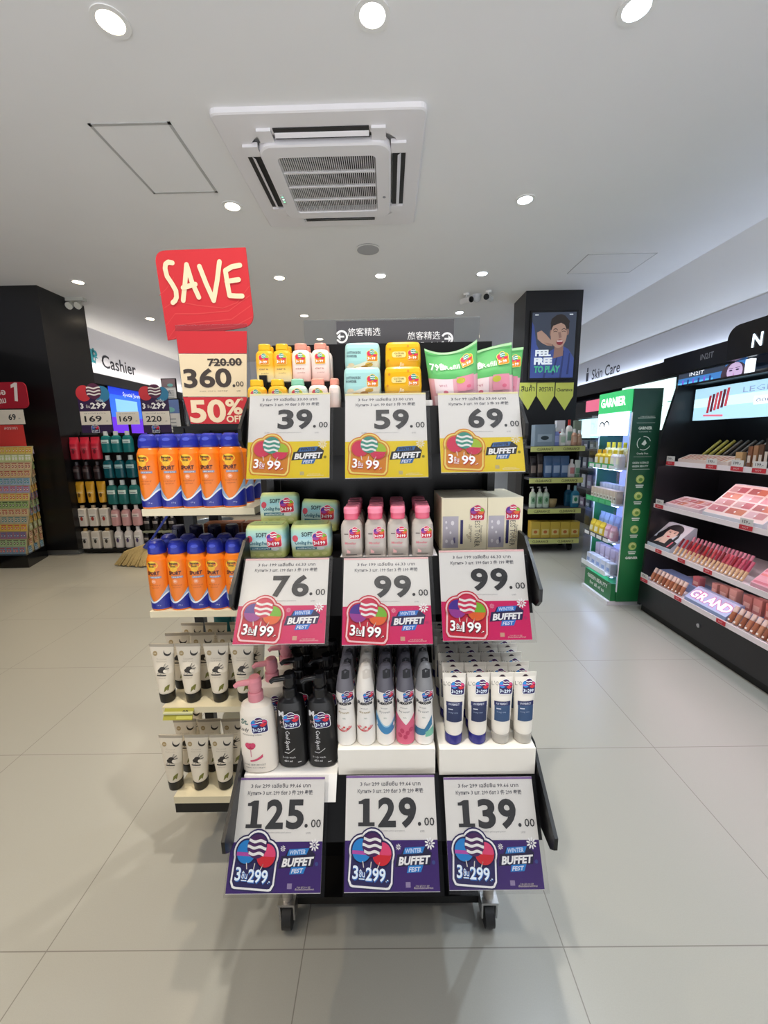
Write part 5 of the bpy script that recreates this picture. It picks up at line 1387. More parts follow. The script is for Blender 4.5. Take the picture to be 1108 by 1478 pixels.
# its red topper
Yt = 3.9
A, B_ = at(-14, 590, Yt), at(36, 551, Yt)
t = thing('topper_sign', 'red buy-one-get-one topper with 69 price at the left edge', 'sign', (-3.5, Yt, 1.155))
M = plane_map((0, Yt, 0)); w_ = B_.x-A.x
rp = rrect(A.x, B_.x, A.z, B_.z, .05, 5)
MB().prism(rp, M, .008, H('#b01e30', .45)).build('red_board', t)
b = MB(); tw = H('#f4e8e0')
q_ = at(20, 576, Yt); u_ = sub_map(M, q_.x+.02, q_.z-.02, -.12, 1); b.poly(u_, [(-.014, 0), (.016, 0), (.016, .17), (-.006, .17), (-.045, .145), (-.045, .115), (-.014, .13)], tw, .001); q_ = at(2, 570, Yt); b.text(M, 'ซื้อ', q_.x, q_.z, .05, tw, bold=.03, l=.001, rot=.08, width=.09); q_ = at(2, 582, Yt); b.text(M, 'แถม', q_.x, q_.z, .05, tw, bold=.03, l=.001, rot=.08, width=.1)
b.build('offer_lettering', t)
A2, B2 = at(-14, 613, Yt), at(33, 591, Yt)
MB().box(A2.x, B2.x, Yt+.0, Yt+.002, A2.z, B2.z, H('#f0e4d0', .5)).build('sheet', t)
b = MB(); q_ = at(18, 606, Yt-.002); M3 = plane_map((0, Yt-.0006, 0)); b.text(M3, '69', q_.x, q_.z, .052, INK, bold=.02, res=2); q_ = at(28, 605, Yt); b.text(M3, '.00', q_.x, q_.z, .014, INK, res=1); b.build('price_figures', t)
A3, B3 = at(-14, 622, Yt), at(33, 613, Yt)
MB().box(A3.x, B3.x, Yt, Yt+.002, 1.156, B3.z, H('#d8403a', .5)).build('red_footer', t)
b = MB(); q_ = at(16, 620, Yt); b.text(M3, 'ลดราคา', q_.x, q_.z, .03, tw, res=1, l=.0006); b.build('footer_lettering', t)

# ================================================================ right background
GLOW = lambda c, e=1.0: mat('lit_%s_%g' % (c.strip('#'), e), c, .4, emit=e)
# --- advert screen and pennants on the right pillar
PF = 4.53
a, c = at(764, 546, PF-.02), at(832, 450, PF-.02)
t = thing('advert_screen', 'portrait advert screen showing a laughing person on the black pillar', 'screen', ((a.x+c.x)/2, PF, a.z))
MB().box(a.x-.02, c.x+.02, PF-.022, PF-.001, a.z-.02, c.z+.02, BLK_G).build('bezel', t)
W_, Hh = c.x-a.x, c.z-a.z
M0 = plane_map((a.x, PF-.0225, a.z))
M = lambda x, z, l=0: M0(x*W_, z*Hh, l)
b = MB().rect(M, 0, 1, 0, 1, GLOW('#3a4150', .4), 0, 1)
b.poly(M, [(0, 0), (1, 0), (1, .30), (.86, .44), (.70, .50), (.45, .42), (.30, .30), (.12, .52), (.05, .80), (0, .86)], GLOW('#3c4c8a', .38), .0005)
for x0, z0, x1, z1 in ((.5, .05, .6, .35), (.68, .0, .74, .42), (.84, .05, .88, .38), (.1, .1, .16, .45), (.3, .0, .36, .22)): b.poly(M, [(x0, z0), (x0+.05, z0), (x1+.03, z1), (x1, z1)], GLOW('#2c3868', .36), .0008)
SK, SK2, HR = GLOW('#a88878', .38), GLOW('#8a6a60', .36), GLOW('#2a2422', .3)
b.disc(M, .64, .78, .21, .19, HR, 24, .001); b.disc(M, .62, .66, .185, .20, SK, 26, .0013); b.disc(M, .44, .69, .03, .05, SK2, 12, .0012); b.disc(M, .82, .70, .03, .05, SK2, 12, .0012)
b.poly(M, [(.42, .82), (.5, .80), (.66, .84), (.82, .78), (.86, .86), (.74, .95), (.56, .96), (.44, .9)], HR, .0016)
b.poly(M, [(.52, .30), (.74, .34), (.74, .52), (.54, .5)], SK2, .0011)
for x in (.54, .73):
    b.strip(M, x-.055, x+.055, lambda q_: .745-.02*((q_-x)/.05)**2, lambda q_: .757-.02*((q_-x)/.05)**2, HR, 8, .002)
    b.strip(M, x-.045, x+.045, lambda q_: .708-.010*((q_-x)/.045)**2, lambda q_: .718-.012*((q_-x)/.045)**2, GLOW('#3a2a26', .4), 8, .002)
b.poly(M, [(.60, .70), (.66, .70), (.69, .62), (.63, .605)], SK2, .002)
b.disc(M, .65, .545, .075, .042, GLOW('#7a2e34', .5), 18, .002); b.strip(M, .59, .71, lambda q_: .556, lambda q_: .572, GLOW('#d8ccc8', .5), 6, .0024)
b.poly(M, [(.12, .70), (.22, .73), (.34, .66), (.42, .60), (.50, .55), (.48, .49), (.36, .50), (.24, .54), (.14, .60)], SK, .0026)
for k in range(4): b.bar(M(.30+.04*k, .545-.004*k, .003), M(.42+.03*k, .50-.004*k, .003), .02*W_, .0006, SK2)
tx = GLOW('#cfd6dc', .6)
b.text(M0, 'FEEL', .10*W_, .345*Hh, .085*Hh, tx, 'L', bold=.06, l=.0034, res=2, width=.36*W_); b.text(M0, 'FREE', .08*W_, .215*Hh, .095*Hh, tx, 'L', bold=.06, l=.0034, res=2, width=.42*W_)
b.text(M0, 'TO PLAY', .08*W_, .09*Hh, .095*Hh, GLOW('#3f9a7a', .6), 'L', bold=.05, l=.0034, res=2, width=.60*W_, shear=.1)
for x in (.1, .88): b.rect(M, x-.04, x+.04, .955, .97, tx, .003, 1)
b.build('display', t)
YEL = mat('clearance_yellow', '#e2e66a', .5)
for i, (x0, x1, s, wd) in enumerate(((749, 774, 'สินค้า', .8), (774.5, 800.5, 'ลดราคา', .8), (801, 828, 'Clearance', .9))):
    a, c = at(x0, 572, PF-.004), at(x1, 552, PF-.004); tip = at((x0+x1)/2, 592, PF-.004)
    t = thing('pennant', 'yellow clearance pennant on the black pillar, %s of three' % place_word(i, 3), 'pennant', ((a.x+c.x)/2, PF-.003, tip.z), 0, 'clearance pennants')
    Mp = plane_map((0, PF-.004, 0))
    MB().prism([(a.x, a.z), (tip.x, tip.z), (c.x, a.z), (c.x, c.z), (a.x, c.z)], Mp, .0025, YEL).build('card', t)
    b = MB(); b.text(Mp, s, (a.x+c.x)/2, (a.z+c.z)/2-.02, .055 if i < 2 else .035, INK, l=.001, res=1, width=(c.x-a.x)*wd, bold=.01); b.build('lettering', t)

# --- clearance shelf on wheels
cs = thing('clearance_shelf', 'black wheeled shelf with four yellow CLEARANCE edges by the pillar', 'shelf', (1.66, 4.12, 0))
cx0, cx1, cyf, cyb = 1.385, 1.925, 3.95, 4.30
CZ = [1.065, .757, .452, .142]
MB().box(cx0, cx1+.02, cyb-.02, cyb, .09, 1.12, BKM).build('back_panel', cs)
for x in (cx0-.005, cx1+.0): MB().box(x, x+.025, 4.10, cyb-.02, .09, 1.13, BKM).build('side_panel', cs)
for z in CZ:
    s_ = MB().box(cx0+.02, cx1, cyf, cyb-.02, z-.02, z, H('#4a4a4e', .4)).build('shelf_board', cs)
    b = MB().box(cx0+.02, cx1+.006, cyf-.006, cyf-.0005, z-.052, z-.002, mat('clearance_strip', '#d8dc8a', .45))
    Mc = plane_map((0, cyf-.0062, 0))
    for x in (.27, .74): b.text(Mc, 'CLEARANCE', cx0+(cx1-cx0)*x+.012, z-.040, .024, H('#4a4a2c'), l=.0006, res=1, bold=.015, width=.16)
    b.build('price_strip', cs)
for x in (cx0+.05, cx1-.05):
    for y in (cyf+.08, cyb-.06):
        w_ = MB().tube([(x-.014, y, .04), (x+.014, y, .04)], .04, H('#1a1a1c', .5), 16).build('caster', cs)
        MB().box(x-.02, x+.02, y-.02, y+.02, .075, .092, STEEL).build('fork', w_)
MB().box(cx0, cx1, cyf+.04, cyb-.02, .092, .122, BKM).build('base', cs)
def simple(name, lab, cat, loc, kind, w_, h_, d_, c, capc='#e8e8e6', labc=None, art=None, group=None, rz=0):
    t = thing(name, lab, cat, loc, rz, group)
    a, e = w_/2, d_/2
    m = H(c, .35)
    if kind == 'box': L = [(0, a, e, 30), (h_, a, e, 30)]
    elif kind == 'pouch': L = [(0, a*.9, e, 3), (.02, a*.98, e*1.05, 3), (h_*.7, a, e*.8, 3), (h_*.9, a, e*.2, 3.5), (h_, a, .0015, 4)]
    elif kind == 'tube': L = [(.03, a*.8, e*.9, 2), (h_*.8, a, e*.4, 2.4), (h_, a*1.02, .0015, 3)]
    elif kind == 'bowl': L = [(0, a*.6, e*.6, 2), (h_*.5, a*.9, e*.9, 2), (h_, a, e, 2)]
    else: L = [(0, a*.92, e*.92, 2.8), (.006, a, e, 2.8), (h_*.64, a, e, 2.8), (h_*.74, a*.7, e*.75, 2.4), (h_*.78, a*.42, e*.5, 2)]
    MB().loft(L, m, 4 if False else 20).build({'box': 'carton', 'pouch': 'pouch_film', 'bowl': 'bowl_body'}.get(kind, 'body'), t, False)
    r_ = min(a, e)
    if kind in ('bottle', 'pump'):
        b = MB().loft([(h_*.78, r_*.55, r_*.55, 2), (h_*.9 if kind == 'pump' else h_, r_*.52, r_*.52, 2)], H(capc, .3), 14)
        if kind == 'pump': b.tube([(0, 0, h_*.88), (0, 0, h_), (-a*.9, -.005, h_*.985)], r_*.22, H(capc, .3), 8)
        b.build('cap', t, False)
    if kind == 'tube': MB().loft([(0, a*.8, e*.9, 2), (.03, a*.8, e*.9, 2)], H(capc, .3), 14).build('cap', t, False)
    if labc:
        F = Front(L); b = MB(); b.rect(F, -a*.7, a*.7, h_*.2, h_*.55, H(labc, .4), .0012)
        if art: b.disc(F, 0, h_*.38, a*.4, h_*.1, H(art, .4), 12, .0024)
        b.build('label', t, False)
    return t
def px_item(name, lab, cat, x0, x1, ytop, z, Y, kind, c, d_=.05, **k):
    a = at((x0+x1)/2, 700, Y); D = (Vector((a.x, Y, z))-EYEP).dot(Fw)
    w_ = (x1-x0)/FPX*D
    # place so the foot stands on z, under the pixel column
    for _ in range(3):
        q_ = Vector((a.x, Y, z)); d = q_-EYEP; u = 554+FPX*d.dot(Rt)/d.dot(Fw); a.x += ((x0+x1)/2-u)/FPX*d.dot(Fw)
    h_ = max(.03, at((x0+x1)/2, ytop, Y).z - z)
    return simple(name, lab, cat, (a.x, Y, z+.0005), kind, w_, h_, d_, c, **k)
GC = 'on the %s clearance shelf'
z = CZ[0]
px_item('eyewear_box', 'grey-blue carton printed with spectacles on the top clearance shelf', 'box', 768, 797, 613, z, 4.03, 'box', '#8fa2b4', .10, labc='#a9bccb', art='#3c4a52')
px_item('shampoo_bottle', 'blue bottle on the top clearance shelf', 'bottle', 797, 806, 617, z, 4.02, 'bottle', '#7f8fd0', labc='#a8b4e8')
px_item('shampoo_box', 'red-topped white carton at the back of the top clearance shelf', 'box', 800, 812, 607, z, 4.12, 'box', '#e6e6ea', .05, labc='#c8473f')
px_item('shampoo_bottle', 'white bottle beside the blue one, top clearance shelf', 'bottle', 806, 815, 619, z, 4.0, 'bottle', '#e8e8e2', labc='#b8d0bc')
px_item('spray_bottle', 'tall white bottle with red cap, top clearance shelf', 'bottle', 815, 824, 606, z, 4.04, 'bottle', '#ebe8e4', capc='#d03c34', labc='#8ab0a0')
px_item('lotion_box', 'grey-green carton at the right back of the top clearance shelf', 'box', 826, 836, 607, z, 4.12, 'box', '#8d9a88', .04)
px_item('lotion_bottle', 'peach bottle at the right of the top clearance shelf', 'bottle', 824, 831, 619, z, 4.0, 'bottle', '#c99a80', labc='#d8b8a0')
px_item('lotion_bottle', 'beige bottle at the far right of the top clearance shelf', 'bottle', 831, 838, 621, z, 4.0, 'bottle', '#bb9478', labc='#cfae94')
z = CZ[1]
for i, (x0, x1, yt, c, lab) in enumerate(((763, 773, 658, '#241f22', 'black coffee pouch, left one on the second clearance shelf'), (773, 782, 655, '#322c2e', 'black coffee pouch, right one on the second clearance shelf'))):
    px_item('coffee_pouch', lab, 'pouch', x0, x1, yt, z, 4.05, 'pouch', c, labc='#8a7a70', group='dark pouches on the clearance shelf')
for i, x in enumerate((783, 795, 807)):
    px_item('refill_pouch', 'blue refill pouch on the second clearance shelf, %s of three' % place_word(i, 3), 'pouch', x, x+12.5, 658, z, 4.04, 'pouch', '#4f6f9c', labc='#a8bcd8', group='blue pouches on the clearance shelf')
px_item('lotion_bottle', 'white and pink bottle on the second clearance shelf', 'bottle', 819, 828, 663, z, 4.0, 'bottle', '#e6dedc', labc='#d08a8a')
px_item('cream_tube', 'white and green tube on the second clearance shelf', 'tube', 828, 836, 664, z, 4.0, 'tube', '#d4dcd4', capc='#6a9a7a', labc='#7aa88a')
z = CZ[2]
for i, (x0, c2) in enumerate(((763, '#9cc0a0'), (773, '#7db07f'), (782, '#a4c8a8'))):
    px_item('pump_bottle', 'pale green pump bottle on the third clearance shelf, %s of three' % place_word(i, 3), 'bottle', x0, x0+9, 703, z, 4.02, 'pump', '#cfe0cc', labc=c2, art='#4a7a54', group='pump bottles on the clearance shelf')
px_item('straw_bowl', 'small straw-coloured bowl on the third clearance shelf', 'bowl', 790, 803, 720, z, 4.03, 'bowl', '#b8a070', .07)
px_item('antiseptic_bottle', 'teal blue bottle on the third clearance shelf, behind left', 'bottle', 813, 824, 700, z, 4.10, 'bottle', '#1f5f80', labc='#2f7898', group='teal blue bottles on the clearance shelf')
px_item('antiseptic_bottle', 'teal blue bottle with white label on the third clearance shelf, in front', 'bottle', 822, 834, 701, z, 4.0, 'bottle', '#2a7896', capc='#9ac8d4', labc='#cfe4e0', art='#2f8a5a', group='teal blue bottles on the clearance shelf')
z = CZ[3]
for i in range(5):
    px_item('tea_box', 'yellow flower-printed box on the lowest clearance shelf, %s of five' % place_word(i, 5), 'box', 763+14*i, 776.4+14*i, 752, z, 4.02, 'box', '#d8b84a', .09, labc='#e8d488', art='#d0743a', group='yellow boxes on the clearance shelf')

# --- green cosmetics stand
gs = thing('green_display_stand', 'tall green lit cosmetics stand with clear cheeks and white shelves', 'display stand', (1.64, 2.81, 0))
GX, GB, GY0, GY1 = 1.53, 1.745, 2.615, 3.0
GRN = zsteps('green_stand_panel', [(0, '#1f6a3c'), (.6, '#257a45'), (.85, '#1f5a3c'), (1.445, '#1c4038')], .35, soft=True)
GRN2 = mat('green_stand_base', '#257a45', .35)
MB().box(GX-.02, GB+.01, GY0+.01, GY1-.01, 0, .03, H('#dcdce0', .4)).build('plinth', gs)
MB().box(GX, GB, GY0+.012, GY1-.012, .03, .158, GRN2).build('base_box', gs)
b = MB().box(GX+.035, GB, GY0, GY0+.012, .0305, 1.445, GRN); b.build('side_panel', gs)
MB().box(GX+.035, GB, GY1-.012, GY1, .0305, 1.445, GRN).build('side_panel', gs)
MB().box(GB-.012, GB-.001, GY0+.012, GY1-.012, .159, 1.445, GLOW('#8f9ff2', 1.1)).build('lit_back', gs)
for y in (GY0, GY1-.006):
    MB().box(GX-.03, GX+.034, y, y+.006, .16, 1.30, ACRYL).build('acrylic_cheek', gs)
    MB().box(GX+.029, GX+.0345, y-.0015, y+.0075, .10, 1.30, H('#eef2f6', .3)).build('edge_strip', gs)
MB().box(GX+.01, GB-.013, GY0+.0125, GY1-.0125, 1.31, 1.445, GLOW('#39b36a', .8)).build('header_box', gs)
Mg = plane_map((GX+.0095, 0, 0), (0, -1, 0), (0, 0, 1))
b = MB(); b.text(Mg, 'GARNIER', -(GY0+GY1)/2, 1.352, .055, GLOW('#f4fff8', 1.0), bold=.04, l=.001, res=2, width=.30); b.build('header_lettering', gs)
b = MB().box(GX+.012, GX+.024, GY0+.0125, GY1-.0125, 1.165, 1.308, GLOW('#e6f2fa', 1.3)); b.build('lit_picture', gs)
b = MB(); Ml = plane_map((GX+.0115, 0, 0), (0, -1, 0), (0, 0, 1))
for y, z in ((-2.93, 1.22), (-2.87, 1.225)): b.ring(Ml, y, z, .024, .034, H('#2a2e38'), 16, 0, 0, PI); b.ring(Ml, y, z, .026, .031, H('#5a606c'), 10, 0, PI, 1.3*PI)
b.build('portrait_print', gs)
GZ = [.945, .705, .45, .215]
for i, z in enumerate(GZ):
    sh = MB().box(GX-.02, GB-.0125, GY0+.0125, GY1-.0125, z-.012, z, H('#e8ecf4', .3)).build('shelf', gs)
    c_ = ['#2fae66', '#2fae66', '#3a4048', '#dfe6ee'][i]
    b = MB().box(GX-.045, GX-.0405, GY0+.03, GY1-.03, z-.010, z+.025, H(c_, .35))
    Ms = plane_map((GX-.0455, 0, 0), (0, -1, 0), (0, 0, 1))
    for k in range(4): b.rect(Ms, -(GY1-.05)+.085*k, -(GY1-.05)+.065+.085*k, z-.006, z+.018, H('#e4eaee' if i != 1 else '#55c488', .4), .0005, 1)
    b.box(GX-.0405, GX-.02, GY0+.03, GY1-.03, z-.008, z-.004, H('#e8ecf4', .3)); b.build('price_rail', sh)
    MB().box(GX-.005, GX+.01, GY0+.02, GY1-.02, z-.0175, z-.0125, GLOW('#bcd0ff', 18)).build('led_strip', sh)
MB().box(GX+.01, GX+.025, GY0+.02, GY1-.02, 1.158, 1.164, GLOW('#bcd0ff', 18)).build('led_strip', gs)
b = MB(); Mf = plane_map((GX-.0006, 0, 0), (0, -1, 0), (0, 0, 1))
b.text(Mf, 'GREEN BEAUTY', -2.81, .105, .028, H('#f0f6f0'), bold=.03, res=1, width=.28); b.text(Mf, 'for all of us', -2.81, .062, .026, H('#f0f6f0'), bold=.02, res=1, width=.20); b.build('base_lettering', gs)
b = MB(); Ms = plane_map((0, GY0-.0006, 0)); wt = H('#d8e4da', .5); cxg = 1.652
b.rect(Ms, 1.60, 1.71, 1.262, 1.265, wt, 0, 1); b.text(Ms, 'respecting nature', cxg+.01, 1.27, .008, wt, res=1, width=.09)
b.text(Ms, 'GARNIER', cxg, 1.192, .018, wt, bold=.04, res=1, width=.09); b.text(Ms, 'commits to', cxg, 1.174, .009, wt, res=1, width=.08)
b.ring(Ms, cxg, 1.105, .040, .0445, wt, 20, 0, .3, 1.7); b.ring(Ms, cxg, 1.105, .040, .0445, wt, 20, 0, 2.2, 3.9); b.ring(Ms, cxg, 1.105, .040, .0445, wt, 20, 0, 4.2, 5.9)
b.poly(Ms, [(cxg-.015, 1.10), (cxg+.005, 1.09), (cxg+.018, 1.105), (cxg+.006, 1.128), (cxg-.004, 1.115)], wt); b.text(Ms, 'Cruelty Free', cxg-.003, 1.035, .011, wt, bold=.02, res=1, width=.075)
for z in (1.232, 1.018): b.rect(Ms, 1.595, 1.71, z, z+.0015, wt, 0, 1)
b.text(Ms, 'GREEN SCIENCE', cxg-.01, .975, .012, wt, bold=.02, res=1, width=.105); b.text(Ms, 'GREEN BEAUTY', cxg-.01, .953, .012, wt, bold=.02, res=1, width=.105); b.rect(Ms, 1.595, 1.705, .938, .940, wt, 0, 1)
b.build('side_lettering', gs)
for i, z in enumerate((.875, .765, .655, .54, .425)):
    b = MB(); c_ = cxg-.002-.002*i
    b.disc(Ms, c_, z, .027, .027, H('#a9c46a', .5), 20, .0002); b.disc(Ms, c_+.004, z-.004, .013, .011, H('#5f8f3e', .5), 10, .0006); b.ring(Ms, c_, z, .015, .018, H('#dce8b0'), 14, .0008, .5, 3.5)
    b.rect(Ms, c_-.026, c_+.026, z-.044, z-.037, wt, 0, 1); b.rect(Ms, c_-.022, c_+.022, z-.056, z-.049, wt, 0, 1)
    b.build('commitment_badge', gs)
b = MB(); b.text(Ms, 'GARNIER', cxg-.01, .335, .016, wt, bold=.04, res=1, width=.085); b.build('maker_lettering', gs)
GRP = 'products on the green stand'
def gitem(sh, y, row, name, lab, cat, kind, w_, h_, c, **k):
    return simple(name, lab, cat, (GX+.015+.062*row, y, GZ[sh]+.0005), kind, w_, h_, .045, c, rz=-PI/2, **k)
for i in range(5):
    y = GY1-.06-.068*i
    gitem(0, y, 0, 'micellar_bottle', ('yellow' if i < 3 else 'clear')+' bottle on the top green-stand shelf, front row, %s' % ('farthest', 'second farthest', 'middle', 'second nearest', 'nearest')[i], 'bottle', 'bottle', .058, .115, '#e2c23a' if i < 3 else '#e4dce0', capc='#e8b020' if i < 2 else '#e0c838', labc='#f2ecd8', group=GRP+' top')
    gitem(0, y, 1, 'micellar_bottle', 'yellow-capped bottle on the top green-stand shelf, back row, %s' % ('farthest', 'second farthest', 'middle', 'second nearest', 'nearest')[i], 'bottle', 'bottle', .060, .165, '#e8dca8', capc='#e0d040', labc='#d8b8a8', group=GRP+' top')
for i in range(8):
    y = GY1-.045-.042*i
    gitem(1, y, 0, 'serum_box', 'beige serum carton on the second green-stand shelf, %s from the far end' % ORD[i], 'box', 'box', .038, .085, '#d6c4b4', labc='#eee6de', art='#8a6a5a', group=GRP+' second')
    gitem(1, y+.004, 1, 'serum_box', 'blue-topped serum carton behind the beige ones, %s from far end' % ORD[i], 'box', 'box', .038, .115, '#c4ccdc', labc='#5a7ac0', group=GRP+' second back')
for i in range(5):
    y = GY1-.06-.068*i
    gitem(2, y, 0, 'mask_pack', ('yellow' if i < 3 else 'pink')+' mask pack on the third green-stand shelf, %s' % ('farthest', 'second farthest', 'middle', 'second nearest', 'nearest')[i], 'pack', 'pouch', .06, .10, '#e4c83e' if i < 3 else '#d8a8b8', labc='#f2eec8' if i < 3 else '#f0d8de', group=GRP+' third')
    gitem(2, y, 1, 'mask_pack', 'blue and white mask pack in the back row, third green-stand shelf, %s' % ('farthest', 'second farthest', 'middle', 'second nearest', 'nearest')[i], 'pack', 'pouch', .062, .155, '#9ab4e0', labc='#e6eefa', group=GRP+' third back')
for i in range(5):
    y = GY1-.06-.068*i
    gitem(3, y, 0, 'cream_box', 'pale carton on the lowest green-stand shelf, front, %s' % ('farthest', 'second farthest', 'middle', 'second nearest', 'nearest')[i], 'box', 'box', .055, .075, '#d4dae4', labc='#8aa0c8', group=GRP+' lowest')
    gitem(3, y, 1, 'cream_box', 'grey-pink carton on the lowest green-stand shelf, back, %s' % ('farthest', 'second farthest', 'middle', 'second nearest', 'nearest')[i], 'box', 'box', .058, .15, '#b8aab4', labc='#d8d0dc', group=GRP+' lowest back')

# --- right wall: header text, dark band and lit panels
XW = 2.62
MU = plane_map((2.9595, 0, 0), (0, -1, 0), (0, 0, 1))
t = thing('skin_care_sign', 'dark Skin Care lettering on the white right fascia', 'sign', (2.955, 5.7, 1.95))
a, c = atx(853, 548, 2.955), atx(893, 540, 2.955); hh = atx(860, 532, 2.955).z-atx(860, 546, 2.955).z
b = MB(); b.text(MU, 'Skin Care', -a.y, 1.945, hh, H('#2a2a34', .5), 'L', bold=.012, res=3, width=a.y-c.y); b.build('lettering', t)
b = MB(); b.rect(MU, -6.17, -6.10, 1.94, 2.06, H('#3a3a44'), 0, 1); b.rect(MU, -6.155, -6.115, 2.07, 2.13, H('#3a3a44'), 0, 1); b.build('bottle_icon', t)
wu = thing('wall_display', 'black wall display with lit advert panels along the right wall', 'display unit', (2.8, 4.2, 0))
MB().box(XW+.02, 2.958, 1.2, 7.9, 0, 1.60, H('#1a1a1e', .35)).build('carcass', wu)
MB().box(XW, 2.957, 3.17, 7.9, 1.675, 1.825, mat('black_header_band', '#202026', .3)).build('header_band', wu)
MB().box(XW-.012, XW-.0005, 3.2, 3.95, 1.69, 1.85, mat('brand_header', '#1c1c22', .3)).build('brand_header', wu)
ME = plane_map((XW-.0125, 0, 0), (0, -1, 0), (0, 0, 1))
a, c = atx(1012, 522, XW), atx(1031, 518, XW)
b = MB(); b.text(ME, 'IN2IT', -a.y, 1.755, .045, H('#aeb0b8'), 'L', bold=.01, res=1, width=a.y-c.y); b.build('brand_lettering', wu)
MB().box(2.90, 2.955, 2.9, 7.9, 1.83, 1.84, GLOW('#cfdcff', 3.0)).build('cove_light', wu)
def panel(nm, y0, y1, z0, z1, c, e, X=XW+.004):
    MB().box(X, XW+.0195, y0, y1, z0, z1, GLOW(c, e)).build(nm, wu)
    return plane_map((X-.0006, 0, 0), (0, -1, 0), (0, 0, 1))
M = panel('brand_picture', 3.08, 3.75, 1.515, 1.685, '#3f78b8', .9)
b = MB()
b.rect(M, -3.75, -3.25, 1.635, 1.684, GLOW('#3c4658', .6), .0004, 1); b.rect(M, -3.75, -3.36, 1.54, 1.60, GLOW('#5ab4e8', .9), .0004, 1)
for k in range(6): b.rect(M, -3.70+.06*k, -3.68+.06*k, 1.53, 1.62, GLOW(('#7a5ac8', '#2a3a78')[k % 2], .8), .0006, 1)
b.text(M, 'IN2IT', -3.62, 1.645, .03, GLOW('#eef2fa', 1.0), 'L', res=1, width=.16, l=.0008)
fc = plane_map((XW+.003, -3.0, 0), (0, -1, 0), (0, 0, 1))
HRr = GLOW('#4a3a48', .6); b.disc(M, -3.17, 1.60, .115, .085, HRr, 20, .0008); b.poly(M, [(-3.26, 1.515), (-3.08, 1.515), (-3.09, 1.60), (-3.25, 1.60)], HRr, .0008)
b.disc(M, -3.16, 1.614, .070, .066, GLOW('#cdb4d8', .75), 20, .0012); b.poly(M, [(-3.19, 1.515), (-3.13, 1.515), (-3.14, 1.56), (-3.19, 1.56)], GLOW('#c8a4cc', .9), .001)
for y in (-3.195, -3.135): b.disc(M, y, 1.625, .016, .006, GLOW('#3a2a4a', .5), 10, .0016); b.rect(M, y-.02, y+.02, 1.638, 1.642, GLOW('#4a3040', .5), .0016, 1)
b.disc(M, -3.162, 1.578, .018, .007, GLOW('#a8407a', .7), 10, .0016); b.poly(M, [(-3.168, 1.61), (-3.155, 1.583), (-3.172, 1.582)], GLOW('#b88ab4', .8), .0016)
b.build('picture_print', wu)
M = panel('white_lightbox', 3.80, 4.62, 1.20, 1.665, '#d4ece8', 1.15)
b = MB()
for k in range(5): b.rect(M, -4.5+.16*k, -4.4+.16*k, 1.42+.03*(k % 3), 1.43+.03*(k % 3), GLOW('#8ac0b0', .8), .0006, 1)
b.disc(M, -4.0, 1.5, .06, .05, GLOW('#a8d0b8', .9), 14, .0006); b.build('lightbox_print', wu)
M = panel('magenta_lightbox', 4.66, 4.98, 1.44, 1.62, '#c070c8', .95)
M = panel('pink_lightbox', 5.02, 5.42, 1.46, 1.60, '#d86a86', .95)
M = panel('teal_lightbox', 4.80, 5.60, 1.13, 1.37, '#bfeaf0', 1.3)
MB().box(XW-.03, XW+.0195, 4.7, 5.6, 1.385, 1.44, mat('shelf_header_black', '#1c1c22', .3)).build('shelf_header', wu)
for k, z in enumerate((1.0, .76, .52, .28)):
    MB().box(XW-.16, XW+.0195, 4.55, 5.7, z-.02, z, H('#5a5c66', .4)).build('shelf', wu)
for k, z in enumerate((1.0, .76, .52, .28)):
    for j in range(7):
        simple('cosmetic_box', '%s cosmetic carton on the wall shelf, %s shelf, %s from far end' % (('grey', 'pale', 'mauve', 'slate')[(j+k) % 4], ORD[k], ORD[j]), 'box', (XW-.09, 5.55-.15*j, z+.0005), 'box', .10, .10+.03*((j*3+k) % 3), .06, ('#8a8e9a', '#c4c8d2', '#a090a8', '#6a7484')[(j+k) % 4], labc='#dcdfe8', rz=-PI/2, group='cartons on the right wall shelves')
nh = thing('lit_header_sign', 'black rounded header sign with glowing white letters at right edge', 'sign', (2.56, 2.6, 1.68))
Mn = plane_map((2.55, 0, 0), (0, -1, 0), (0, 0, 1))
P = [(-3.16, 1.685), (-1.6, 1.685), (-1.6, 1.925)] + [(-3.08+.09*cos(rad(q_))-.0, 1.84+.085*sin(rad(q_))) for q_ in (90, 110, 130, 150, 170, 180)]
MB().prism(P, Mn, .068, mat('header_black', '#15151a', .25)).build('board', nh)
b = MB(); a = atx(1085, 503, 2.549)
[b.text(Mn, ch_, -a.y+.035+.15*i_, 1.742, .086, GLOW('#dff2ff', 2.2), 'C', bold=.02, l=.004, res=2, width=.078) for i_, ch_ in enumerate('NARS')]; b.build('glowing_letters', nh)
lb = thing('lit_side_column', 'white glowing column strips beneath the lit header sign', 'light panel', (2.6, 2.9, 1.2))
MB().box(2.585, 2.6195, 2.985, 3.03, 1.50, 1.675, GLOW('#e8f2fa', 1.4)).build('light_bar', lb)
MB().box(2.585, 2.6195, 2.80, 2.815, 1.50, 1.675, GLOW('#9aa8b8', .8)).build('light_bar', lb)
MB().box(2.58, 2.6195, 2.55, 3.07, 1.46, 1.498, BKM).build('ledge', lb)

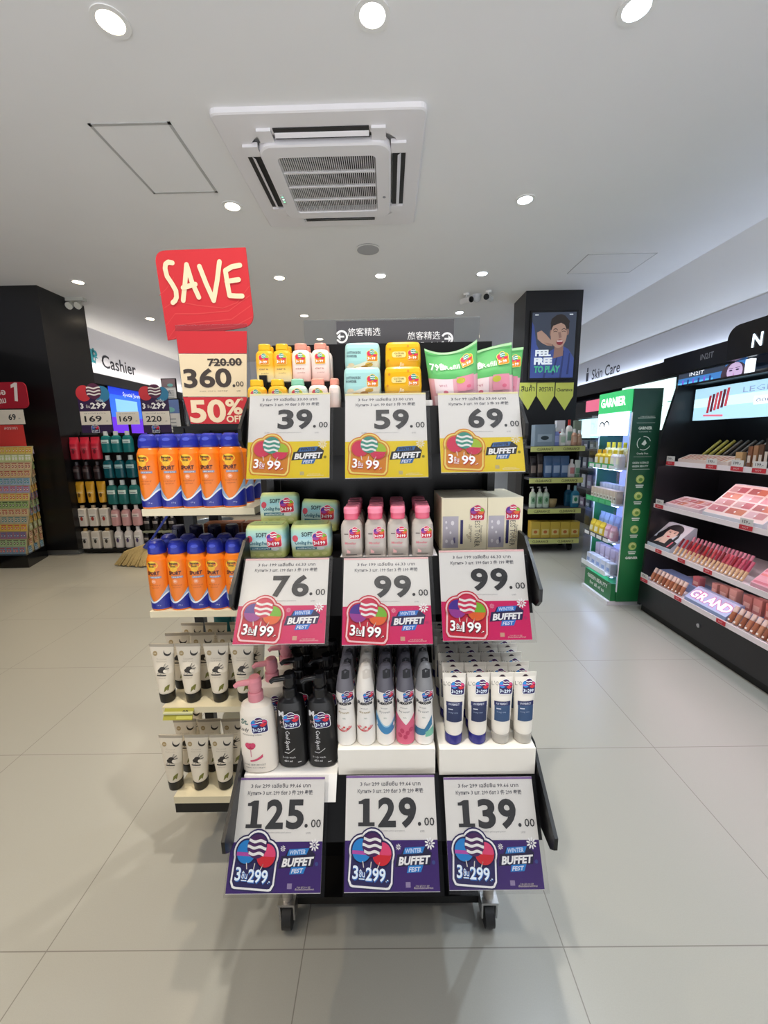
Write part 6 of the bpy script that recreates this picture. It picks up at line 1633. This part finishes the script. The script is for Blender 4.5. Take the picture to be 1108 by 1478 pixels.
# --- black make-up gondola on the right
gd = thing('makeup_gondola', 'black make-up gondola with four white-edged shelves on the right', 'gondola', (1.9, 1.6, 0))
GY, GN = 2.56, .75
BG = mat('gondola_black', '#17171b', .3)
Me = plane_map((0, GY-.02, 0))
MB().prism([(1.676, .04), (2.16, .04), (2.16, 1.45), (1.782, 1.45), (1.71, 1.14)], Me, .02, BG).build('end_panel', gd)
MB().prism([(1.676, .04), (2.16, .04), (2.16, 1.45), (1.782, 1.45), (1.71, 1.14)], plane_map((0, GN, 0)), .02, BG).build('end_panel', gd)
MB().box(1.676, 2.15, GN+.0205, GY-.0205, .05, .215, BG).build('base_cabinet', gd)
MB().box(1.70, 2.15, GN+.03, GY-.01, 0, .049, BKM).build('plinth', gd)
MB().box(2.10, 2.158, GN+.0205, GY-.0205, .216, 1.44, BG).build('back_panel', gd)
MB().box(1.80, 2.158, GN+.0205, GY-.0205, 1.441, 1.452, BG).build('top_panel', gd)
MB().tube([(1.6755, 2.03, .14), (1.668, 2.03, .14)], .011, STEEL, 14).build('lock', gd)
GSZ = [.992, .725, .458, .236]; GSX = [1.755, 1.705, 1.675, 1.668]
RAIL = mat('shelf_rail_white', '#efe2e4', .3)
for z, x in zip(GSZ, GSX):
    s_ = MB().box(x+.004, 2.0995, GN+.021, GY-.021, z-.012, z, H('#d8d0d4', .25)).build('shelf', gd)
    MB().box(x, x+.0035, GN+.021, GY-.021, z-.024, z+.003, RAIL).build('price_rail', s_)
    MB().box(x+.03, x+.04, GN+.03, GY-.03, z-.0165, z-.0125, GLOW('#ffe2e8', 16)).build('led_strip', s_)
# lightbox
a = atx(1000, 604, 1.86)
MB().box(1.86, 1.90, GN+.03, 2.50, 1.237, 1.418, GLOW('#a6cfe4', .95)).build('lightbox', gd)
Mx = plane_map((1.8595, 0, 0), (0, -1, 0), (0, 0, 1))
b = MB()
b.rect(Mx, -2.5, -1.6, 1.31, 1.36, GLOW('#c4e0ee', 1.0), .0003, 1)
for k in range(6):
    y = -2.40+.024*k; b.poly(Mx, [(y, 1.275+.006*k), (y+.017, 1.275+.006*k), (y+.028, 1.372+.006*k), (y+.011, 1.372+.006*k)], GLOW(('#a83240', '#5a2030', '#c04a58')[k % 3], .7), .0006)
b.strip(Mx, -2.42, -2.28, lambda x: 1.258-.05*(x+2.42), lambda x: 1.268-.05*(x+2.42), GLOW('#d86a80', .8), 6, .0006)
b.text(Mx, 'LEGRAMATE', -2.17, 1.366, .028, GLOW('#8a98b8', .8), 'L', res=1, width=.42, l=.0008)
b.rect(Mx, -2.10, -1.72, 1.300, 1.340, GLOW('#e6f0f4', 1.0), .0006, 1); b.text(Mx, 'ติดทนนาน สวยคม', -1.92, 1.312, .018, GLOW('#5a6a88', .7), l=.0012, res=1, width=.33)
b.build('lightbox_print', gd)

def gp(px, py, X): q_ = atx(px, py, X); return q_
def ybetween(px, X, z):       # y of the pixel column px on the plane x = X
    q_ = atx(px, 700, X); y = q_.y
    for _ in range(4):
        d = Vector((X, y, z))-EYEP; u = 554+FPX*d.dot(Rt)/d.dot(Fw); d2 = Vector((X, y+.01, z))-EYEP; u2 = 554+FPX*d2.dot(Rt)/d2.dot(Fw)
        y += (px-u)/((u2-u)/.01)
    return y
RZ = -PI/2
def gtag(sh, px, lab, big=True):
    X = GSX[sh]-.003; z = GSZ[sh]; y = ybetween(px, X, z)
    t = thing('shelf_price_tag', lab, 'price tag', (X, y, z-.018), RZ, 'red and white price tags on the gondola')
    w_ = .035 if big else .027
    M = plane_map((0, 0, 0))
    if big:
        b = MB().box(-w_, w_, 0, .0015, .020, .052, H('#dcd8d4', .5)); b.text(M, '199.-' if sh == 0 else '159.-', 0, .030, .014, INK, l=.0006, res=1, bold=.02, width=w_*1.2); b.build('price_flag', t, False)
    b = MB().box(-w_, w_, -.001, .0015, -.002, .0195, H('#c8323e', .45)); b.text(plane_map((0, -.001, 0)), 'HOT', 0, .005, .009, H('#f6dcdc'), l=.0006, res=1, width=w_*.9); b.build('red_band', t, False)
for sh, px, lab in ((0, 967, 'red and white price tag at the far end of the top gondola shelf'), (0, 1026, 'red and white price tag, second along the top gondola shelf'), (0, 1063, 'red and white price tag, third along the top gondola shelf'), (0, 1095, 'red and white price tag nearest on the top gondola shelf'),
                    (1, 951, 'red and white price tag at the far end of the second gondola shelf'), (1, 1076, 'red and white price tag under the tester board, second gondola shelf'),
                    (3, 929, 'red and white price tag at the far end of the lowest gondola shelf')): gtag(sh, px, lab)
for sh, px, lab in ((2, 950, 'small red tag under the portrait board on the third gondola shelf'), (2, 983, 'small red tag by the first lip sticks, third gondola shelf'), (2, 1021, 'small red tag below the middle lip sticks, third gondola shelf'),
                    (3, 978, 'small red tag beside the banner on the lowest gondola shelf'), (3, 1040, 'small red tag under the near sticks, lowest gondola shelf')): gtag(sh, px, lab, False)
def slab(name, lab, cat, sh, px0, px1, X, h_, depth, c, art, sidec='#d8d4d8'):
    # wedge-shaped tester stand facing the aisle, leaning back
    z = GSZ[sh]; y0, y1 = ybetween(px0, X, z), ybetween(px1, X, z)
    t = thing(name, lab, cat, (X, (y0+y1)/2, z+.0006), RZ)
    w_ = (y0-y1)/2
    V = [(-w_, 0, 0), (w_, 0, 0), (w_, 0, .018), (-w_, 0, .018), (-w_, depth, h_), (w_, depth, h_), (-w_, depth+.02, h_), (w_, depth+.02, h_), (-w_, depth+.02, 0), (w_, depth+.02, 0)]
    MB().add(V, [(0, 1, 2, 3), (3, 2, 5, 4), (4, 5, 7, 6), (6, 7, 9, 8), (0, 8, 9, 1), (0, 3, 4, 6, 8), (1, 9, 7, 5, 2)], H(sidec, .4)).build('wedge', t, False)
    M = plane_map((0, -.0004, .018), (1, 0, 0), (0, depth, h_-.018)); L_ = math.hypot(depth, h_-.018)
    b = MB().rect(M, -w_*.985, w_*.985, .002, L_-.002, H(c, .35), .0002, 1); b.build('face', t, False)
    art(t, M, w_, L_)
    return t
def stripes(t, M, w_, L_):
    b = MB(); n = 12
    for k in range(n):
        x = -w_*.92+1.84*w_*k/n; d = w_*1.84/n
        b.poly(M, [(x, .004), (x+d*.5, .004), (x+d*.9, L_-.006), (x+d*.4, L_-.006)], H(('#d8835a', '#c86a4a', '#e0a078')[k % 3], .4), .0006)
    b.build('shade_stripes', t, False)
slab('tester_tray', 'slanted tray with orange shade stripes on the top gondola shelf', 'tester tray', 0, 978, 1050, 1.775, .045, .07, '#ecd8cc', stripes, '#e4ccc0')
def swatches(cols, rows, cl):
    def f(t, M, w_, L_):
        for j in range(rows):
            for i in range(cols):
                b = MB(); x0 = -w_*.94+1.88*w_*i/cols; dx = 1.88*w_/cols*.88; z0 = L_*.10+L_*.86*j/rows; dz = L_*.86/rows*.82
                c = cl[(i*2+j) % len(cl)]
                b.rect(M, x0, x0+dx*.5, z0, z0+dz, H(c[0], .3), .0008, 1); b.rect(M, x0+dx*.5, x0+dx, z0, z0+dz, H(c[1], .3), .0008, 1)
                b.disc(M, x0+dx*.5, z0+dz*.4, min(dx, dz)*.13, min(dx, dz)*.13, H('#f6f2f0', .15), 10, .003); b.build('swatch_pan', t, False)
    return f
PINKS = [('#c98088', '#b86a74'), ('#d2a0a4', '#c07a78'), ('#b86050', '#c8785a'), ('#c89a98', '#b85a62'), ('#d8b0b4', '#c88a8a'), ('#a85a58', '#c46a50')]
slab('swatch_palette', 'small pale palette of pink shades on the second gondola shelf', 'tester palette', 1, 960, 1008, 1.72, .055, .11, '#e8d4d4', swatches(4, 2, PINKS), '#e0d0d4')
slab('tester_board', 'large slanted board of pink and brown compacts, second gondola shelf', 'tester board', 1, 1013, 1100, 1.715, .165, .16, '#ead2cc', swatches(3, 4, PINKS), '#d8d8e0')
slab('swatch_palette', 'pale palette nearest the camera on the second gondola shelf', 'tester palette', 1, 1106, 1180, 1.715, .06, .10, '#ecd8d8', swatches(4, 2, PINKS), '#e8dcdc')
def portrait(t, M, w_, L_):
    b = MB(); K_ = lambda x, z, l=0: M(x*w_, z*L_, l)
    b.poly(K_, [(-.98, .02), (.98, .02), (.98, .98), (-.98, .98)], H('#c8ccd4', .4), .0004)
    HB, SK_ = H('#16141a', .4), H('#e2bfae', .4)
    b.poly(K_, [(-.98, .02), (.98, .02), (.98, .30), (.3, .42), (-.4, .40), (-.98, .25)], H('#23222a', .4), .0006)
    b.disc(K_, .05, .72, .60, .26, HB, 22, .0008); b.poly(K_, [(-.5, .12), (-.2, .55), (-.5, .75), (-.75, .45)], HB, .0008); b.poly(K_, [(.5, .12), (.6, .7), (.75, .5), (.7, .2)], HB, .0008)
    b.disc(K_, .08, .58, .40, .25, SK_, 24, .0012); b.poly(K_, [(-.15, .15), (.3, .15), (.28, .42), (-.12, .42)], SK_, .0010)
    b.poly(K_, [(-.38, .72), (.5, .72), (.5, .86), (-.2, .88)], HB, .0016)
    for x in (-.08, .26): b.disc(K_, x, .62, .08, .018, HB, 10, .0018); b.rect(K_, x-.1, x+.1, .665, .675, HB, .0018, 1)
    b.disc(K_, .08, .44, .12, .03, H('#b83040', .4), 12, .0018); b.poly(K_, [(.06, .60), (.13, .50), (.03, .50)], H('#cfa494', .4), .0016)
    b.poly(K_, [(-.45, .10), (-.15, .18), (-.10, .36), (-.22, .40), (-.40, .24)], SK_, .002); b.poly(K_, [(.62, .05), (.72, .05), (.76, .30), (.66, .30)], H('#d86a7a', .3), .002)
    b.build('portrait_print', t, False)
slab('portrait_board', 'slanted advert board with a dark-haired portrait on the third gondola shelf', 'advert board', 2, 931, 966, 1.69, .145, .13, '#c8ccd4', portrait, '#bcc8d4')
# slim sticks and tubes
def stick(name, cat, body, capc, L_, r_, bodyfrac=.5, clear=False):
    t = thing(name, 'x', cat)
    MB().loft([(0, r_*.95, r_*.95, 2.4), (L_*bodyfrac, r_, r_, 2.4)], H(body, .25), 12).build('tube', t, False)
    MB().loft([(L_*bodyfrac, r_*.8, r_*.8, 2), (L_*bodyfrac+.002, r_*.96, r_*.96, 2.2), (L_, r_*.92, r_*.92, 2.2)], H(capc, .3), 12).build('cap', t, False)
    MB().rect(Front([(0, r_*.95, r_*.95, 2.4), (L_*bodyfrac, r_, r_, 2.4)]), -r_*.5, r_*.5, L_*.06, L_*.16, H('#f2e8e0', .4), .0006, 2).build('shade_label', t, False)
    return Kind(t)
LIPC = ['#7a2030', '#a82430', '#8a1c28', '#b83038', '#c03c40', '#6a1a24', '#b02a30', '#983038', '#c84a50', '#a82838', '#7a2428', '#b84450', '#c85060', '#94202c', '#b03a4c', '#c4546a', '#a83050', '#c86078']
LK = [stick('lip_gloss', 'lip gloss', '#e0b890', c_, .105, .0068, .48) for c_ in LIPC]
X = GSX[2]+.018
for i in range(18):
    px = 972+5.7*i
    y = ybetween(px, X, GSZ[2]); LK[i].put((X, y, GSZ[2]+.0025), RZ, 'gold and red lip gloss, %s from the portrait board, front row' % ORD[i], 'lip glosses in the front row', rot=(-.5, 0, RZ))
LP = [stick('lip_gloss', 'lip gloss', c_, '#d890a4', .105, .0068, .55) for c_ in ('#b05060', '#c86a80', '#c05a70')]
for i in range(18):
    y = ybetween(978+5.4*i, X+.075, GSZ[2])
    LP[i % 3].put((X+.085, y, GSZ[2]+.0025), RZ, 'pink-capped lip gloss behind the front row, %s from the portrait' % ORD[i], 'lip glosses in the back row', rot=(-.35, 0, RZ))
FK = [stick('foundation_stick', 'foundation stick', c_, '#dcc4b8', .085, .0105, .62) for c_ in ('#b8785a', '#a8684c', '#c08868', '#945a42')]
X = GSX[3]+.02
for i in range(9):
    y = ybetween(939+5.2*i, X, GSZ[3]); FK[i % 4].put((X, y, GSZ[3]+.0045), RZ, 'tan foundation stick at the far end of the lowest shelf, %s along' % ORD[i], 'foundation sticks at the far end', rot=(-.42, 0, RZ))
for i in range(8):
    y = ybetween(1052+8.2*i, X, GSZ[3]); FK[(i+1) % 4].put((X, y, GSZ[3]+.0045), RZ, 'tan foundation stick near the camera on the lowest shelf, %s along' % ORD[i], 'foundation sticks at the near end', rot=(-.42, 0, RZ))
def banner(t, M, w_, L_):
    b = MB(); K_ = lambda x, z, l=0: M(x*w_, z*L_, l)
    b.poly(K_, [(-.98, .05), (.98, .05), (.98, .95), (-.98, .95)], H('#a8b0d8', .4), .0003)
    for ch, x in zip('GRAND', (-.75, -.36, .02, .38, .74)):
        b.text(M, ch, x*w_, .22*L_, .56*L_, H('#c86ab0', .4), bold=.09, l=.0008, res=2); b.text(M, ch, x*w_, .22*L_, .56*L_, H('#f8f4fa', .35), bold=.04, l=.0012, res=2)
    b.build('banner_lettering', t, False)
slab('letter_banner', 'lilac banner with puffy white letters on the lowest gondola shelf', 'banner', 3, 987, 1046, GSX[3]+.012, .075, .07, '#b4b8dc', banner, '#8a9cc0')
z = GSZ[3]
for i, (px, w_, h_, c_) in enumerate(((1006, .05, .075, '#b86a70'), (1032, .035, .085, '#c08a80'), (1045, .05, .09, '#b07a6c'), (1058, .045, .095, '#c09084'), (1079, .05, .095, '#a86a62'), (1093, .045, .1, '#b87a72'), (1112, .05, .1, '#b4665c'))):
    Xb = GSX[3]+.135; y = ybetween(px, Xb, z)
    simple('makeup_carton', 'rosy brown make-up carton behind the banner, %s along' % ORD[i], 'box', (Xb, y, z+.0505), 'box', w_, h_-.02, .035, c_, labc='#d8b0a4', rz=RZ, group='rosy cartons on the lowest shelf')
y0, y1 = ybetween(952, GSX[3]+.13, z), ybetween(1140, GSX[3]+.13, z)
tag(MB().box(GSX[3]+.105, GSX[3]+.20, y1, y0, z+.0006, z+.05, H('#7a94c0', .4)).build('blue_riser', None, loc=(GSX[3]+.15, (y0+y1)/2, z)), 'blue riser block behind the banner on the lowest gondola shelf', 'riser')
# pencils on the top shelf
z = GSZ[0]
PC = [('#a89a3a', 'yellow'), ('#b0a244', 'yellow'), ('#a89638', 'yellow'), ('#5a4a3c', 'dark brown'), ('#4a4038', 'dark brown'), ('#54483e', 'dark brown'), ('#4c443c', 'dark brown'), ('#5c5246', 'dark brown')]
PKs = {}
for i, (c_, wd) in enumerate(PC):
    if c_ not in PKs: PKs[c_] = stick('brow_pencil', 'brow pencil', c_, c_, .16, .0085, .8)
    y = ybetween(1004+9.2*i, 1.86, z)
    PKs[c_].put((1.86, y, z+.008), RZ, '%s brow pencil leaning on the top gondola shelf, %s along' % (wd, ORD[i]), 'brow pencils on the top shelf', rot=(-.75, .0, RZ-.35))
for i, (px, c_, h_) in enumerate(((1067, '#c8a070', .07), (1082, '#8a5a40', .10), (1090, '#a87a58', .105), (1098, '#6a4a38', .11), (1106, '#2c2624', .14))):
    y = ybetween(px, 1.82, z)
    simple('concealer_tube', ('tan carton', 'brown tube', 'light brown tube', 'dark brown tube', 'tall black case')[i] + ' standing near the end of the top gondola shelf', 'make-up', (1.82, y, z+.0006), 'box', .022 if i else .04, h_, .022, c_, labc='#e0d0c0', rz=RZ)
def pinkad(t, M, w_, L_):
    b = MB(); K_ = lambda x, z, l=0: M(x*w_, z*L_, l)
    for k in range(6): b.poly(K_, [(-.95, .04+.15*k), (.95, .10+.15*k), (.95, .17+.15*k), (-.95, .12+.15*k)], H(('#c8586a', '#e0909c', '#d86a6a')[k % 3], .35), .0006+.0002*k)
    b.build('stick_print', t, False)
slab('pink_advert_tray', 'pink advert tray of printed lipsticks at the near end, third gondola shelf', 'advert tray', 2, 1082, 1150, GSX[2]+.012, .12, .11, '#dc8a98', pinkad, '#d8a0ac')
